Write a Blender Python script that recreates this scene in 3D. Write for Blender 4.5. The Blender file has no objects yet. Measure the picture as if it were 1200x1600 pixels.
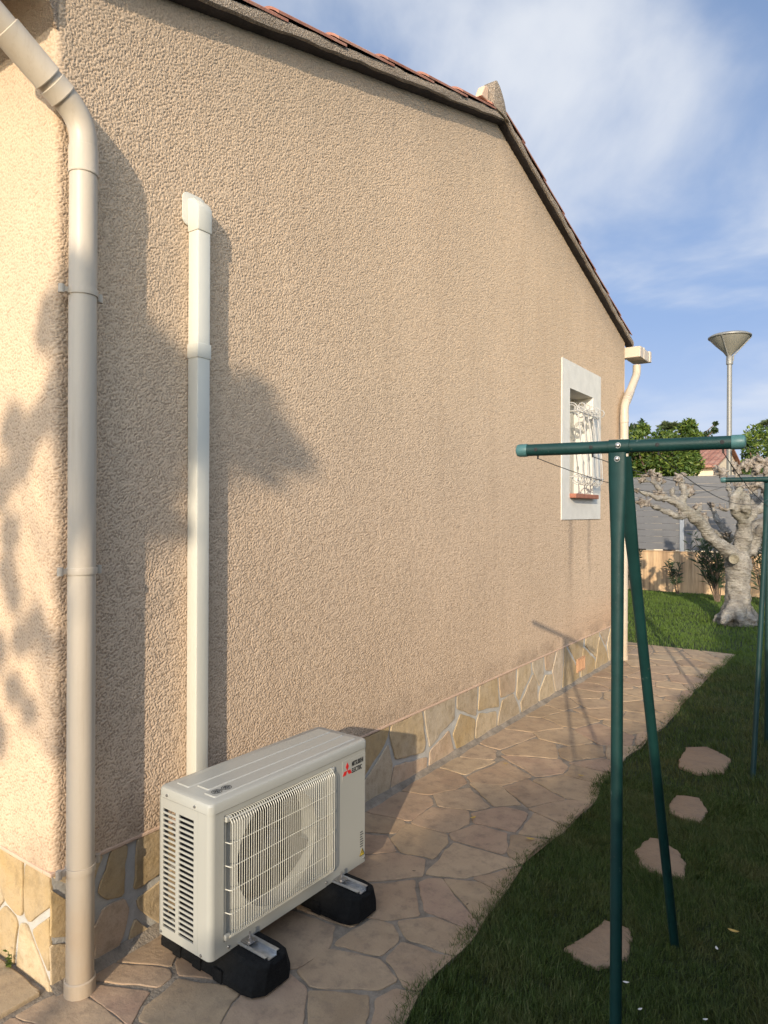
import bpy, bmesh, math, random
import numpy as np
from mathutils import Vector, Matrix, noise
R = math.radians
random.seed(7); rng = np.random.default_rng(7)
scene = bpy.context.scene
COL = scene.collection

# ------------------------------------------------------------------ camera
H_CAM, D_CAM, YAW, ROLL, PITCH, FPX = 1.752, 2.39, 35.1, 0.25, 0.0, 1063.0
cd = bpy.data.cameras.new('camera'); cam = bpy.data.objects.new('camera', cd); COL.objects.link(cam)
cd.sensor_fit = 'VERTICAL'; cd.sensor_height = 36.0; cd.lens = 36.0*FPX/1600.0
cd.clip_start = 0.05; cd.clip_end = 2000
CM = Matrix.Translation((D_CAM, 0, H_CAM)) @ Matrix.Rotation(R(YAW), 4, 'Z') @ Matrix.Rotation(R(90-PITCH), 4, 'X') @ Matrix.Rotation(R(ROLL), 4, 'Z')
cam.matrix_world = CM
scene.camera = cam

# ------------------------------------------------------------------ light
SUN = Vector((1.0, -2.48, 0.81)).normalized()       # towards the sun
EL = math.asin(SUN.z); AZ = math.atan2(SUN.x, SUN.y)
sl = bpy.data.lights.new('sun', 'SUN'); sl.energy = 3.5; sl.angle = R(0.53); sl.color = (1.0, 0.86, 0.66)
so = bpy.data.objects.new('sun', sl); COL.objects.link(so)
so.rotation_euler = SUN.to_track_quat('Z', 'Y').to_euler(); so.location = (6, -12, 9)
world = bpy.data.worlds.new('World'); scene.world = world; world.use_nodes = True
wt = world.node_tree; wn = wt.nodes; wl = wt.links; wn.clear()
wo = wn.new('ShaderNodeOutputWorld'); bg = wn.new('ShaderNodeBackground')
sky = wn.new('ShaderNodeTexSky'); sky.sky_type = 'NISHITA'; sky.sun_disc = False
sky.sun_elevation = EL; sky.sun_rotation = AZ; sky.air_density = 1.0; sky.dust_density = 0.6; sky.ozone_density = 2.0
bg.inputs['Strength'].default_value = 0.15
tc = wn.new('ShaderNodeTexCoord'); sx = wn.new('ShaderNodeSeparateXYZ'); wl.new(tc.outputs['Generated'], sx.inputs[0])
def wmath(op, a, b=None, clamp=False):
    n = wn.new('ShaderNodeMath'); n.operation = op; n.use_clamp = clamp
    for i, v in enumerate((a, b)):
        if v is None: continue
        if isinstance(v, (int, float)): n.inputs[i].default_value = v
        else: wl.new(v, n.inputs[i])
    return n.outputs[0]
zz = wmath('MAXIMUM', sx.outputs['Z'], 0.0)
den = wmath('ADD', zz, 0.22)
cx = wn.new('ShaderNodeCombineXYZ')
wl.new(wmath('DIVIDE', sx.outputs['X'], den), cx.inputs[0]); wl.new(wmath('DIVIDE', sx.outputs['Y'], den), cx.inputs[1])
mp = wn.new('ShaderNodeMapping'); wl.new(cx.outputs[0], mp.inputs[0])
mp.inputs['Rotation'].default_value = (0, 0, R(25)); mp.inputs['Scale'].default_value = (1.0, 1.0, 1); mp.inputs['Location'].default_value = (3.1, 0.7, 0)
n1 = wn.new('ShaderNodeTexNoise'); n1.inputs['Scale'].default_value = 1.5; n1.inputs['Detail'].default_value = 7; n1.inputs['Roughness'].default_value = 0.52; n1.inputs['Distortion'].default_value = 0.35
wl.new(mp.outputs[0], n1.inputs['Vector'])
cr = wn.new('ShaderNodeMapRange'); cr.interpolation_type = 'SMOOTHSTEP'; wl.new(n1.outputs['Fac'], cr.inputs['Value'])
cr.inputs['From Min'].default_value = 0.38; cr.inputs['From Max'].default_value = 0.66; cr.inputs['To Min'].default_value = 0.04; cr.inputs['To Max'].default_value = 0.85
mixc = wn.new('ShaderNodeMix'); mixc.data_type = 'RGBA'
hs = wn.new('ShaderNodeHueSaturation'); hs.inputs['Saturation'].default_value = 0.98; hs.inputs['Value'].default_value = 1.55
wl.new(sky.outputs[0], hs.inputs['Color'])
def vmath(op, a, b):
    n = wn.new('ShaderNodeVectorMath'); n.operation = op
    for i, v in enumerate((a, b)):
        if isinstance(v, tuple): n.inputs[i].default_value = v
        else: wl.new(v, n.inputs[i])
    return n
# hazy air: the brightest part of the sky near the horizon saturates softly
SAT = (2.2, 3.2, 5.8)
soft = vmath('DIVIDE', vmath('MULTIPLY', hs.outputs[0], SAT).outputs[0], vmath('ADD', hs.outputs[0], SAT).outputs[0])
mixs = wn.new('ShaderNodeMix'); mixs.data_type = 'RGBA'; sd = wn.new('ShaderNodeMapRange'); sd.inputs['From Min'].default_value = 0.0; sd.inputs['From Max'].default_value = 0.7
wl.new(vmath('DOT_PRODUCT', tc.outputs['Generated'], tuple(SUN)).outputs['Value'], sd.inputs['Value'])
wl.new(sd.outputs[0], mixs.inputs[0]); wl.new(soft.outputs[0], mixs.inputs[6]); wl.new(hs.outputs[0], mixs.inputs[7])
hz = wmath('DIVIDE', wmath('SUBTRACT', zz, 0.03), 0.22, True); hz = wmath('MINIMUM', hz, 1.0)
cov = wmath('ADD', wmath('MULTIPLY', cr.outputs[0], hz), wmath('MULTIPLY', wmath('SUBTRACT', 1.0, hz), 0.38))
wl.new(cov, mixc.inputs[0]); wl.new(mixs.outputs[2], mixc.inputs[6]); mixc.inputs[7].default_value = (3.8, 3.95, 4.2, 1)
# whole sky brightened on the sun's side, added to make up lost fill light
fw = wn.new('ShaderNodeMapRange'); wl.new(vmath('DOT_PRODUCT', tc.outputs['Generated'], tuple(SUN)).outputs['Value'], fw.inputs['Value'])
fw.inputs['From Min'].default_value = -0.1; fw.inputs['From Max'].default_value = 1.0; fw.inputs['To Min'].default_value = 1.0; fw.inputs['To Max'].default_value = 1.7
vs_ = wn.new('ShaderNodeVectorMath'); vs_.operation = 'SCALE'; wl.new(mixc.outputs[2], vs_.inputs[0]); wl.new(fw.outputs[0], vs_.inputs['Scale'])
wl.new(vs_.outputs[0], bg.inputs['Color']); wl.new(bg.outputs[0], wo.inputs[0])
scene.view_settings.view_transform = 'Standard'; scene.view_settings.look = 'None'
scene.view_settings.exposure = 0.58; scene.view_settings.gamma = 1

# ------------------------------------------------------------------ helpers
CI = CM.inverted(); CO = CM.translation
def ray(px, py):
    return (CM.to_3x3() @ Vector(((px-600)/FPX, (800-py)/FPX, -1.0))).normalized()
def hit(px, py, axis, val):
    d = ray(px, py); t = (val-CO[axis])/d[axis]; return CO + d*t
def gnd(px, py, z=0.0): return hit(px, py, 2, z)
def wallp(px, py, x=0.0): return hit(px, py, 0, x)
def atd(px, py, depth):      # at a given depth along the view axis
    d = ray(px, py); f = CM.to_3x3() @ Vector((0, 0, -1)); return CO + d*(depth/d.dot(f))
def w2s(p):
    q = CI @ Vector(p); return (600+FPX*q.x/-q.z, 800-FPX*q.y/-q.z)

class MB:
    def __init__(s): s.v = []; s.f = []; s.m = []
    def add(s, vs, fs, mi=0):
        o = len(s.v); s.v += [tuple(v) for v in vs]; s.f += [tuple(i+o for i in f) for f in fs]; s.m += [mi]*len(fs)
    def box(s, a, b, mi=0, M=None):
        x0, y0, z0 = a; x1, y1, z1 = b
        vs = [Vector(p) for p in ((x0,y0,z0),(x1,y0,z0),(x1,y1,z0),(x0,y1,z0),(x0,y0,z1),(x1,y0,z1),(x1,y1,z1),(x0,y1,z1))]
        if M is not None: vs = [M @ v for v in vs]
        s.add(vs, [(0,3,2,1),(4,5,6,7),(0,1,5,4),(1,2,6,5),(2,3,7,6),(3,0,4,7)], mi)
    def tube(s, pts, rad, seg=12, caps=True, mi=0, closed=False, flat=None):
        pts = [Vector(p) for p in pts]; n = len(pts)
        if not hasattr(rad, '__len__'): rad = [rad]*n
        tan = []
        for i in range(n):
            a = pts[i-1] if (i or closed) else pts[0]; b = pts[(i+1) % n] if (i < n-1 or closed) else pts[-1]
            tan.append((b-a).normalized())
        up = Vector((0,0,1)) if abs(tan[0].z) < .9 else Vector((1,0,0))
        u = tan[0].cross(up).normalized(); vs = []
        for i in range(n):
            u = (u - tan[i]*u.dot(tan[i])).normalized(); w = tan[i].cross(u)
            for k in range(seg):
                a = 2*math.pi*k/seg
                vs.append(pts[i] + (u*math.cos(a)+w*math.sin(a))*rad[i])
        fs = []
        for i in range(n if closed else n-1):
            j = (i+1) % n
            for k in range(seg):
                l = (k+1) % seg
                fs.append((i*seg+k, i*seg+l, j*seg+l, j*seg+k))
        if caps and not closed:
            fs.append(tuple(reversed(range(seg)))); fs.append(tuple((n-1)*seg+k for k in range(seg)))
        s.add(vs, fs, mi)
    def lathe(s, c, prof, seg=24, mi=0, M=None):    # prof: (r,z) list
        vs = []
        for r, z in prof:
            for k in range(seg):
                a = 2*math.pi*k/seg; p = Vector((r*math.cos(a), r*math.sin(a), z))
                if M is not None: p = M @ p
                vs.append(Vector(c)+p)
        fs = []
        for i in range(len(prof)-1):
            for k in range(seg):
                l = (k+1) % seg; fs.append((i*seg+k, i*seg+l, (i+1)*seg+l, (i+1)*seg+k))
        s.add(vs, fs, mi)
    def prism(s, poly, n0, n1, M, mi=0):      # poly (a,b) extruded along third axis; M maps (a,b,c) -> world
        n = len(poly); vs = [M(a, b, n0) for a, b in poly]+[M(a, b, n1) for a, b in poly]
        s.add(vs, [tuple(range(n)), tuple(reversed(range(n, 2*n)))]+[(i, i+n, (i+1) % n+n, (i+1) % n) for i in range(n)], mi)
    def build(s, name, mats, parent=None, smooth=False, bevel=0, fixn=True, angle=40):
        me = bpy.data.meshes.new(name); me.from_pydata(s.v, [], s.f)
        if not isinstance(mats, (list, tuple)): mats = [mats]
        for m in mats: me.materials.append(m)
        if any(s.m): me.polygons.foreach_set('material_index', s.m)
        if fixn or bevel:
            bm = bmesh.new(); bm.from_mesh(me)
            if fixn: bmesh.ops.recalc_face_normals(bm, faces=bm.faces)
            if bevel:
                es = [e for e in bm.edges if len(e.link_faces) == 2 and e.calc_face_angle(0) > R(30)]
                bmesh.ops.bevel(bm, geom=es, offset=bevel, segments=2, affect='EDGES', profile=.5, clamp_overlap=True)
            bm.to_mesh(me); bm.free()
        if smooth:
            me.polygons.foreach_set('use_smooth', [True]*len(me.polygons))
            try: me.set_sharp_from_angle(angle=R(angle))
            except Exception: pass
        o = bpy.data.objects.new(name, me); COL.objects.link(o)
        if parent is not None: par(o, parent)
        return o
def par(o, p):
    o.parent = p; o.matrix_parent_inverse = world_of(p).inverted()
def world_of(o):
    m = o.matrix_basis.copy()
    if o.parent: m = world_of(o.parent) @ o.matrix_parent_inverse @ m
    return m
def tag(o, label=None, cat=None, group=None, kind=None):
    if label: o['label'] = label
    if cat: o['category'] = cat
    if group: o['group'] = group
    if kind: o['kind'] = kind
    return o
def empty(name, loc, label, cat, group=None, rz=0):
    o = bpy.data.objects.new(name, None); COL.objects.link(o); o.location = loc; o.rotation_euler = (0,0,rz); o.empty_display_size = .2
    return tag(o, label, cat, group)
def copy_tree(o, parent=None):
    c = o.copy(); COL.objects.link(c)
    if parent is not None: c.parent = parent
    for ch in [x for x in COL.objects if x.parent == o]: copy_tree(ch, c)
    return c

# ------------------------------------------------------------------ materials
class NT:
    def __init__(s, name, rough=.6, metal=0.0, spec=.4):
        s.m = bpy.data.materials.new(name); s.m.use_nodes = True; s.t = s.m.node_tree; s.n = s.t.nodes; s.l = s.t.links
        s.p = s.n['Principled BSDF']; s.p.inputs['Roughness'].default_value = rough; s.p.inputs['Metallic'].default_value = metal
        s.p.inputs['Specular IOR Level'].default_value = spec
        s.tc = s.n.new('ShaderNodeTexCoord').outputs['Object']
    def put(s, sock, v):
        if hasattr(v, 'links') or isinstance(v, bpy.types.NodeSocket): s.l.new(v, sock)
        else: sock.default_value = v
    def noise(s, scale, detail=4, rough=.55, vec=None, dist=0, out='Fac'):
        n = s.n.new('ShaderNodeTexNoise'); n.inputs['Scale'].default_value = scale; n.inputs['Detail'].default_value = detail
        n.inputs['Roughness'].default_value = rough; n.inputs['Distortion'].default_value = dist; s.l.new(vec or s.tc, n.inputs['Vector']); return n.outputs[out]
    def voro(s, scale, feat='F1', vec=None, out='Distance', rand=1.0):
        n = s.n.new('ShaderNodeTexVoronoi'); n.feature = feat; n.inputs['Scale'].default_value = scale; n.inputs['Randomness'].default_value = rand
        s.l.new(vec or s.tc, n.inputs['Vector']); return n.outputs[out]
    def mapr(s, v, a, b, c=0.0, d=1.0, smooth=False):
        n = s.n.new('ShaderNodeMapRange'); s.put(n.inputs['Value'], v)
        if smooth: n.interpolation_type = 'SMOOTHSTEP'
        for k, x in zip(('From Min','From Max','To Min','To Max'), (a,b,c,d)): n.inputs[k].default_value = x
        return n.outputs[0]
    def math(s, op, a, b=0.0, clamp=False):
        n = s.n.new('ShaderNodeMath'); n.operation = op; n.use_clamp = clamp; s.put(n.inputs[0], a); s.put(n.inputs[1], b); return n.outputs[0]
    def mix(s, f, a, b, blend='MIX'):
        n = s.n.new('ShaderNodeMix'); n.data_type = 'RGBA'; n.blend_type = blend; s.put(n.inputs[0], f)
        for i, v in ((6, a), (7, b)):
            if isinstance(v, tuple): v = (*v, 1.0) if len(v) == 3 else v
            s.put(n.inputs[i], v)
        return n.outputs[2]
    def sep(s, v=None):
        n = s.n.new('ShaderNodeSeparateXYZ'); s.l.new(v or s.tc, n.inputs[0]); return n.outputs
    def mapping(s, scale=(1,1,1), rot=(0,0,0), vec=None):
        n = s.n.new('ShaderNodeMapping'); n.inputs['Scale'].default_value = scale; n.inputs['Rotation'].default_value = rot
        s.l.new(vec or s.tc, n.inputs[0]); return n.outputs[0]
    def island(s):
        return s.n.new('ShaderNodeNewGeometry').outputs['Random Per Island']
    def ramp(s, v, stops):
        n = s.n.new('ShaderNodeValToRGB'); s.put(n.inputs[0], v); e = n.color_ramp.elements
        while len(e) < len(stops): e.new(.5)
        for i, (p, c) in enumerate(stops): e[i].position = p; e[i].color = (*c, 1)
        return n.outputs[0]
    def color(s, c):
        if isinstance(c, tuple): c = (*c, 1.0)
        s.put(s.p.inputs['Base Color'], c); return s
    def bump(s, h, dist=.005, strength=1.0):
        n = s.n.new('ShaderNodeBump'); n.inputs['Distance'].default_value = dist; n.inputs['Strength'].default_value = strength
        s.put(n.inputs['Height'], h)
        s.l.new(n.outputs[0], s.p.inputs['Normal']); return s

APEX_Y, APEX_Z, SLOPE = 4.95, 4.905, .292
def roofz(y): return APEX_Z - (.302*(APEX_Y-y) if y < APEX_Y else .280*(y-APEX_Y))
NEAR_Y, FAR_Y = 1.32, 8.52
PL = .437

def mk_stucco(name, base, dirt_shade=True, k=1.0, geo=False):
    t = NT(name, .9, spec=.15)
    warp = t.noise(38, 2, .5, out='Color')
    wv = t.n.new('ShaderNodeVectorMath'); wv.operation = 'MULTIPLY_ADD'; t.l.new(warp, wv.inputs[0]); wv.inputs[1].default_value = (.005,.005,.005); t.l.new(t.tc, wv.inputs[2])
    vm = t.mapping((1, 1, .75), vec=wv.outputs[0])
    a = t.noise(150, 2.5, .55, vec=vm)
    b = t.noise(9, 3, .6)
    # trowelled roughcast: flat tops with irregular pits between them
    h = t.mapr(t.math('ADD', a, t.mapr(b, .3, .7, -.04, .04)), .34, .62, 0, 1)
    if geo:
        at = t.n.new('ShaderNodeAttribute'); at.attribute_name = 'relief'; h = at.outputs['Fac']
        t.bump(t.noise(230, 4, .6), .0016)
    h2 = t.math('ADD', h, t.math('MULTIPLY', t.noise(260, 3), .22))
    if not geo: t.bump(h2, .0085*k, 1.0)
    lg = t.noise(.9, 4, .6); md = t.noise(5, 5, .6)
    c = t.mix(t.mapr(lg, .3, .7), tuple(x*.93 for x in base), tuple(min(1, x*1.06) for x in base))
    c = t.mix(t.mapr(md, .35, .75, 0, .25), c, (base[0]*.85, base[1]*.86, base[2]*.9))
    c = t.mix(t.mapr(h, .0, .75, .66 if geo else (.7 if not dirt_shade else .3), 0), c, (base[0]*.42, base[1]*.38, base[2]*.36))
    if dirt_shade:
        X, Y, Z = t.sep()
        # grey weathering running down from the verge, deepened by painted shade below it
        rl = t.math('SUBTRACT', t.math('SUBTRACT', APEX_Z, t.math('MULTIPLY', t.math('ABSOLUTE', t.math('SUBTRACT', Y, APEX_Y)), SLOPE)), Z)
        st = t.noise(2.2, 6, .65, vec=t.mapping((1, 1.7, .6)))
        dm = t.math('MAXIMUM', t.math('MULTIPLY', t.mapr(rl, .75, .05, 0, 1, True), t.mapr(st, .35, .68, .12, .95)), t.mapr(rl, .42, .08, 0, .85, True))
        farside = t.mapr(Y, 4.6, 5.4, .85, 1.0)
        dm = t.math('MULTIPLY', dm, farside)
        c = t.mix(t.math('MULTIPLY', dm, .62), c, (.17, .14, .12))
        # two drip streaks below the window surround
        def streak(y0, w):
            s1 = t.mapr(t.math('ABSOLUTE', t.math('SUBTRACT', t.math('ADD', Y, t.math('MULTIPLY', t.noise(3, 3), .12)), y0)), 0, w, 1, 0, True)
            s2 = t.math('MULTIPLY', t.mapr(Z, .75, 1.6, 0, 1, True), t.mapr(Z, 1.70, 1.69, 0, 1))
            return t.math('MULTIPLY', s1, s2)
        c = t.mix(t.math('MULTIPLY', streak(6.72, .10), .55), c, (.20, .16, .13))
        c = t.mix(t.math('MULTIPLY', streak(7.28, .09), .45), c, (.20, .16, .13))
        # warm ochre splash zone near the far foot of the wall
        sp = t.math('MULTIPLY', t.mapr(Z, 1.0, .43, 0, 1, True), t.mapr(Y, 5.8, 8.4, 0, .5))
        c = t.mix(sp, c, (.55, .30, .16))
        c = t.mix(t.math('MULTIPLY', t.mapr(Z, 1.2, 3.6, 0, .55, True), t.mapr(t.noise(.7, 4, .6), .3, .7, .5, 1)), c, (base[0]*.74, base[1]*.76, base[2]*.76))
        # faint drips
        dr = t.noise(1.6, 4, .6, vec=t.mapping((1, 3.0, .25)))
        c = t.mix(t.math('MULTIPLY', t.mapr(Z, .66, .44, 0, .6, True), t.mapr(t.noise(3.5, 5, .7), .38, .62)), c, (.26, .19, .135))
        c = t.mix(t.mapr(dr, .50, .75, 0, .38), c, (base[0]*.7, base[1]*.68, base[2]*.66))
    t.color(c); return t.m
M = {}
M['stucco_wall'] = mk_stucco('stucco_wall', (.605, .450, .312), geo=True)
M['stucco'] = mk_stucco('stucco', (.54, .40, .285))
M['mortar_edge'] = mk_stucco('verge_mortar', (.46, .38, .30), dirt_shade=False, k=1.5)
def mk_simple(name, c, rough=.5, metal=0, spec=.4, var=.08, scale=6, bump=0, bscale=80):
    t = NT(name, rough, metal, spec)
    n = t.noise(scale, 5, .6)
    t.color(t.mix(t.mapr(n, .3, .7), tuple(x*(1-var) for x in c), tuple(min(1, x*(1+var)) for x in c)))
    if bump: t.bump(t.noise(bscale, 4), bump)
    return t.m
M['soffit'] = mk_simple('shaded_soffit', (.038,.032,.032), .95, var=.35, scale=7, bump=.006, bscale=60)  # underside of the verge: its shade is painted in as near-black colour
def mk_pvc(name, c, grime=True):
    t = NT(name, .42, 0, .35)
    n = t.noise(3, 5, .6); col = t.mix(t.mapr(n, .3, .7), tuple(x*.95 for x in c), c)
    if grime:
        Z = t.sep()[2]
        g = t.math('MULTIPLY', t.mapr(Z, .75, .0, 0, 1, True), t.mapr(t.noise(7, 5, .65), .25, .7, .35, 1))
        col = t.mix(t.math('MULTIPLY', g, .55), col, (.42, .27, .14))
        st2 = t.noise(26, 5, .7, vec=t.mapping((1, 1, .05)))
        col = t.mix(t.mapr(st2, .54, .72, 0, .35), col, (.34, .27, .20))
        sm = t.noise(14, 5, .7, vec=t.mapping((1, 1, .25)))
        col = t.mix(t.mapr(sm, .56, .75, 0, .35), col, (.45, .36, .28))
    t.color(col); t.bump(t.noise(60, 3), .0006); return t.m
M['pvc'] = mk_pvc('sand_pvc', (.47, .40, .315))
M['duct'] = mk_pvc('white_duct_plastic', (.55, .53, .46), False)
M['gutter'] = mk_pvc('gutter_pvc', (.50, .42, .33), False)
def mk_tile():
    t = NT('terracotta', .9, spec=.1)
    r = t.noise(1.9, 2, .5); n = t.noise(18, 5, .7)
    c = t.ramp(t.math('ADD', t.math('MULTIPLY', r, .6), t.math('MULTIPLY', t.noise(6, 4), .4)), [(.3, (.20,.085,.06)), (.5, (.31,.145,.105)), (.7, (.40,.24,.18))])
    c = t.mix(t.mapr(n, .5, .75, 0, .5), c, (.30, .25, .20)); t.color(c); t.bump(t.noise(70, 4), .002); return t.m
M['tile'] = mk_tile()
def mk_flag(name, stops, rough=.75, dirtc=(.16,.12,.09), lichen=True, bumpd=.006):
    t = NT(name, rough, spec=.25)
    i = t.island()
    w = t.noise(2.3, 4, .6)
    base = t.ramp(i, stops)
    c = t.mix(t.mapr(t.noise(4.5, 6, .65), .35, .7, 0, .55), base, tuple(x*1.12 for x in stops[len(stops)//2][1]))
    c = t.mix(t.mapr(t.noise(15, 6, .7), .48, .70, 0, .55), c, dirtc)
    c = t.mix(t.mapr(w, .5, .72, 0, .35), c, tuple(x*.62 for x in stops[0][1]))
    c = t.mix(t.mapr(t.noise(160, 3), .55, .8, 0, .4), c, dirtc)
    t.color(c)
    h = t.math('ADD', t.noise(9, 5, .6), t.math('MULTIPLY', t.noise(60, 5, .7), .35))
    t.bump(h, bumpd); return t.m
M['flag'] = mk_flag('path_flagstone', [(0,(.24,.165,.10)),(.2,(.38,.27,.165)),(.4,(.30,.20,.13)),(.6,(.42,.31,.195)),(.8,(.33,.215,.15)),(1,(.39,.29,.19))])
M['plinth_stone'] = mk_flag('plinth_stone', [(0,(.45,.31,.14)),(.25,(.37,.26,.13)),(.45,(.52,.39,.23)),(.65,(.45,.37,.27)),(.85,(.50,.34,.23)),(1,(.38,.30,.20))], rough=.6, dirtc=(.20,.145,.08), bumpd=.010)
M['step'] = mk_flag('stepping_stone_pink', [(0,(.25,.17,.105)),(1,(.30,.205,.13))], dirtc=(.2,.14,.1), bumpd=.022)
M['terrace'] = mk_flag('terrace_stone', [(0,(.36,.27,.165)),(1,(.40,.30,.19))])
M['grout'] = mk_simple('path_mortar', (.23,.19,.145), .95, var=.35, scale=14, bump=.006, bscale=90)
M['grout_light'] = mk_simple('plinth_mortar', (.42,.40,.36), .95, var=.15, scale=10, bump=.003)
M['lip'] = mk_simple('plinth_lip', (.55,.38,.27), .9, var=.08, scale=10, bump=.002)
M['surround'] = mk_simple('window_surround_render', (.60,.575,.52), .9, var=.07, scale=8, bump=.003, bscale=140)
M['shutter'] = mk_simple('cream_shutter', (.38,.36,.31), .55, var=.03)
M['iron_white'] = mk_simple('white_wrought_iron', (.37,.36,.34), .5, var=.15, scale=30)
M['sill'] = mk_simple('brick_sill', (.30,.12,.075), .8, var=.25, scale=20, bump=.003)
M['vent'] = mk_simple('terracotta_vent', (.48,.27,.15), .8, var=.1)
M['dark'] = mk_simple('dark_inside', (.02,.02,.02), .8, var=.2)
M['coil'] = mk_simple('coil_fins', (.09,.095,.10), .5, metal=.3, var=.2)
M['ac'] = mk_simple('ivory_enamel', (.35,.345,.31), .33, spec=.5, var=.02, scale=3)
M['ac_wire'] = mk_simple('ivory_wire', (.52,.50,.43), .35, spec=.5, var=.02)
M['fan'] = mk_simple('fan_plastic', (.05,.052,.055), .5, var=.1)
M['rubber'] = mk_simple('recycled_rubber', (.008,.008,.008), .9, spec=.2, var=.4, scale=60, bump=.004, bscale=160)
M['zinc'] = mk_simple('galvanised_rail', (.55,.56,.57), .38, metal=.85, var=.2, scale=25)
M['chrome'] = mk_simple('bolt_steel', (.42,.40,.38), .35, metal=.9, var=.1)
M['black'] = mk_simple('black_print', (.02,.02,.02), .6)
M['red'] = mk_simple('red_print', (.55,.02,.02), .5)
M['yellow'] = mk_simple('yellow_print', (.55,.40,.03), .5)
M['screw'] = mk_simple('screw_head', (.30,.29,.27), .35, metal=.7)
def mk_green():
    t = NT('green_enamel', .5, 0, .28)
    c = t.mix(t.mapr(t.noise(9, 6, .7), .3, .7), (.004,.024,.022), (.007,.036,.033))
    c = t.mix(t.mapr(t.noise(45, 6, .75), .64, .74, 0, .7), c, (.10,.085,.06))
    c = t.mix(t.mapr(t.noise(13, 5, .8), .66, .72, 0, .5), c, (.16,.20,.18))
    t.color(c); t.bump(t.noise(30, 4), .001); return t.m
M['green'] = mk_green()
M['cap'] = mk_simple('teal_cap', (.05,.125,.125), .45, var=.15, scale=20)
M['wire'] = mk_simple('line_wire', (.03,.035,.035), .6)
M['fence'] = mk_simple('grey_composite_board', (.115,.115,.12), .6, var=.08, scale=5, bump=.001)
M['fence_post'] = mk_simple('grey_aluminium_post', (.24,.26,.29), .45, metal=.2, var=.05)
def mk_lowwall():
    t = NT('ochre_render', .9, spec=.15)
    c = t.mix(t.mapr(t.noise(2.5, 5, .6), .3, .7), (.50,.33,.185), (.60,.42,.25))
    c = t.mix(t.mapr(t.noise(2, 5, .65, vec=t.mapping((4.5, 1, .3))), .42, .66, 0, .85), c, (.20,.13,.08))
    t.color(c); t.bump(t.noise(60, 4), .004); return t.m
M['lowwall'] = mk_lowwall()
def mk_bark():
    t = NT('mulberry_bark', .85, spec=.2)
    X, Y, Z = t.sep()
    c = t.mix(t.mapr(t.noise(5, 6, .65), .3, .7), (.17,.155,.135), (.40,.37,.32))
    c = t.mix(t.mapr(t.noise(7, 6, .7, vec=t.mapping((1, 1, 4))), .5, .72, 0, .6), c, (.17,.13,.10))
    c = t.mix(t.mapr(t.noise(2, 4), .5, .7, 0, .35), c, (.20,.19,.12))
    c = t.mix(t.mapr(t.noise(22, 6, .75, vec=t.mapping((1, 1, 2.2))), .50, .66, 0, .65), c, (.10,.08,.065))
    t.color(c)
    h = t.math('ADD', t.noise(10, 6, .65, vec=t.mapping((1,1,3.2))), t.math('MULTIPLY', t.noise(50, 5, .7), .35))
    t.bump(h, .05); return t.m
M['bark'] = mk_bark()
def mk_knob():
    t = NT('pollard_knob_bark', .9, spec=.15)
    c = t.mix(t.mapr(t.noise(16, 6, .7), .35, .65), (.12,.095,.078), (.36,.315,.265)); t.color(c)
    t.bump(t.noise(30, 6, .7), .03); return t.m
M['knob'] = mk_knob()
M['cutwood'] = mk_simple('sawn_wood', (.20,.175,.125), .85, var=.4, scale=25, bump=.01, bscale=50)
M['trunk'] = mk_simple('brown_bark', (.12,.085,.06), .9, var=.3, scale=8, bump=.02, bscale=14)
def mk_leaf(name, stops, rough=.5, trans=.25, patch=None):
    t = NT(name, rough, spec=.35)
    c = t.ramp(t.math('ADD', t.math('MULTIPLY', t.island(), .75), t.math('MULTIPLY', t.noise(1.3, 3), .25)), stops)
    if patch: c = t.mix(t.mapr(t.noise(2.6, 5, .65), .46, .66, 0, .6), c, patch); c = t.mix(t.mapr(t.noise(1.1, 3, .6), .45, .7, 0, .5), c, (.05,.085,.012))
    if patch: c = t.mix(t.mapr(t.math('ADD', t.sep()[1], t.math('MULTIPLY', t.noise(.9, 3), 2.0)), 9.2, 10.6, 0, .8), c, (.10,.165,.022))  # far lawn brighter: its sunlight is painted into the blade colour
    t.color(c)
    tr = t.n.new('ShaderNodeBsdfTranslucent'); t.l.new(c, tr.inputs[0]); mx = t.n.new('ShaderNodeMixShader'); mx.inputs[0].default_value = trans
    out = [n for n in t.n if n.type == 'OUTPUT_MATERIAL'][0]
    t.l.new(t.p.outputs[0], mx.inputs[1]); t.l.new(tr.outputs[0], mx.inputs[2]); t.l.new(mx.outputs[0], out.inputs[0]); return t.m
M['citrus'] = mk_leaf('citrus_leaf', [(0,(.03,.06,.014)),(.5,(.07,.12,.022)),(.85,(.15,.19,.03)),(1,(.30,.32,.05))])
M['oleander'] = mk_leaf('oleander_leaf', [(0,(.02,.035,.018)),(1,(.05,.075,.035))])
M['palm'] = mk_leaf('palm_leaf', [(0,(.05,.075,.03)),(1,(.12,.15,.06))])
M['hedge'] = mk_leaf('hedge_leaf', [(0,(.02,.04,.015)),(1,(.05,.08,.025))])
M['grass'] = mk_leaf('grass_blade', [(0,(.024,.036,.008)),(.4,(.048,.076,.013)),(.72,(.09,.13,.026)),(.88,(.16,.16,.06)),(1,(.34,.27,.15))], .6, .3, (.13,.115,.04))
M['soil'] = mk_simple('lawn_soil', (.022,.032,.010), .95, var=.5, scale=9, bump=.01, bscale=60)
M['ground'] = mk_simple('ground_far', (.07,.08,.04), .95, var=.3, scale=1)
M['yleaf'] = mk_simple('dry_leaf', (.42,.28,.07), .7, var=.3, scale=60)
M['petal'] = mk_simple('white_petal', (.62,.60,.55), .7, var=.1)
M['lamp'] = mk_simple('lamp_grey_metal', (.20,.195,.18), .45, metal=.2, var=.06)
M['lampshade'] = mk_simple('lamp_diffuser', (.22,.21,.18), .45, var=.06)
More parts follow.
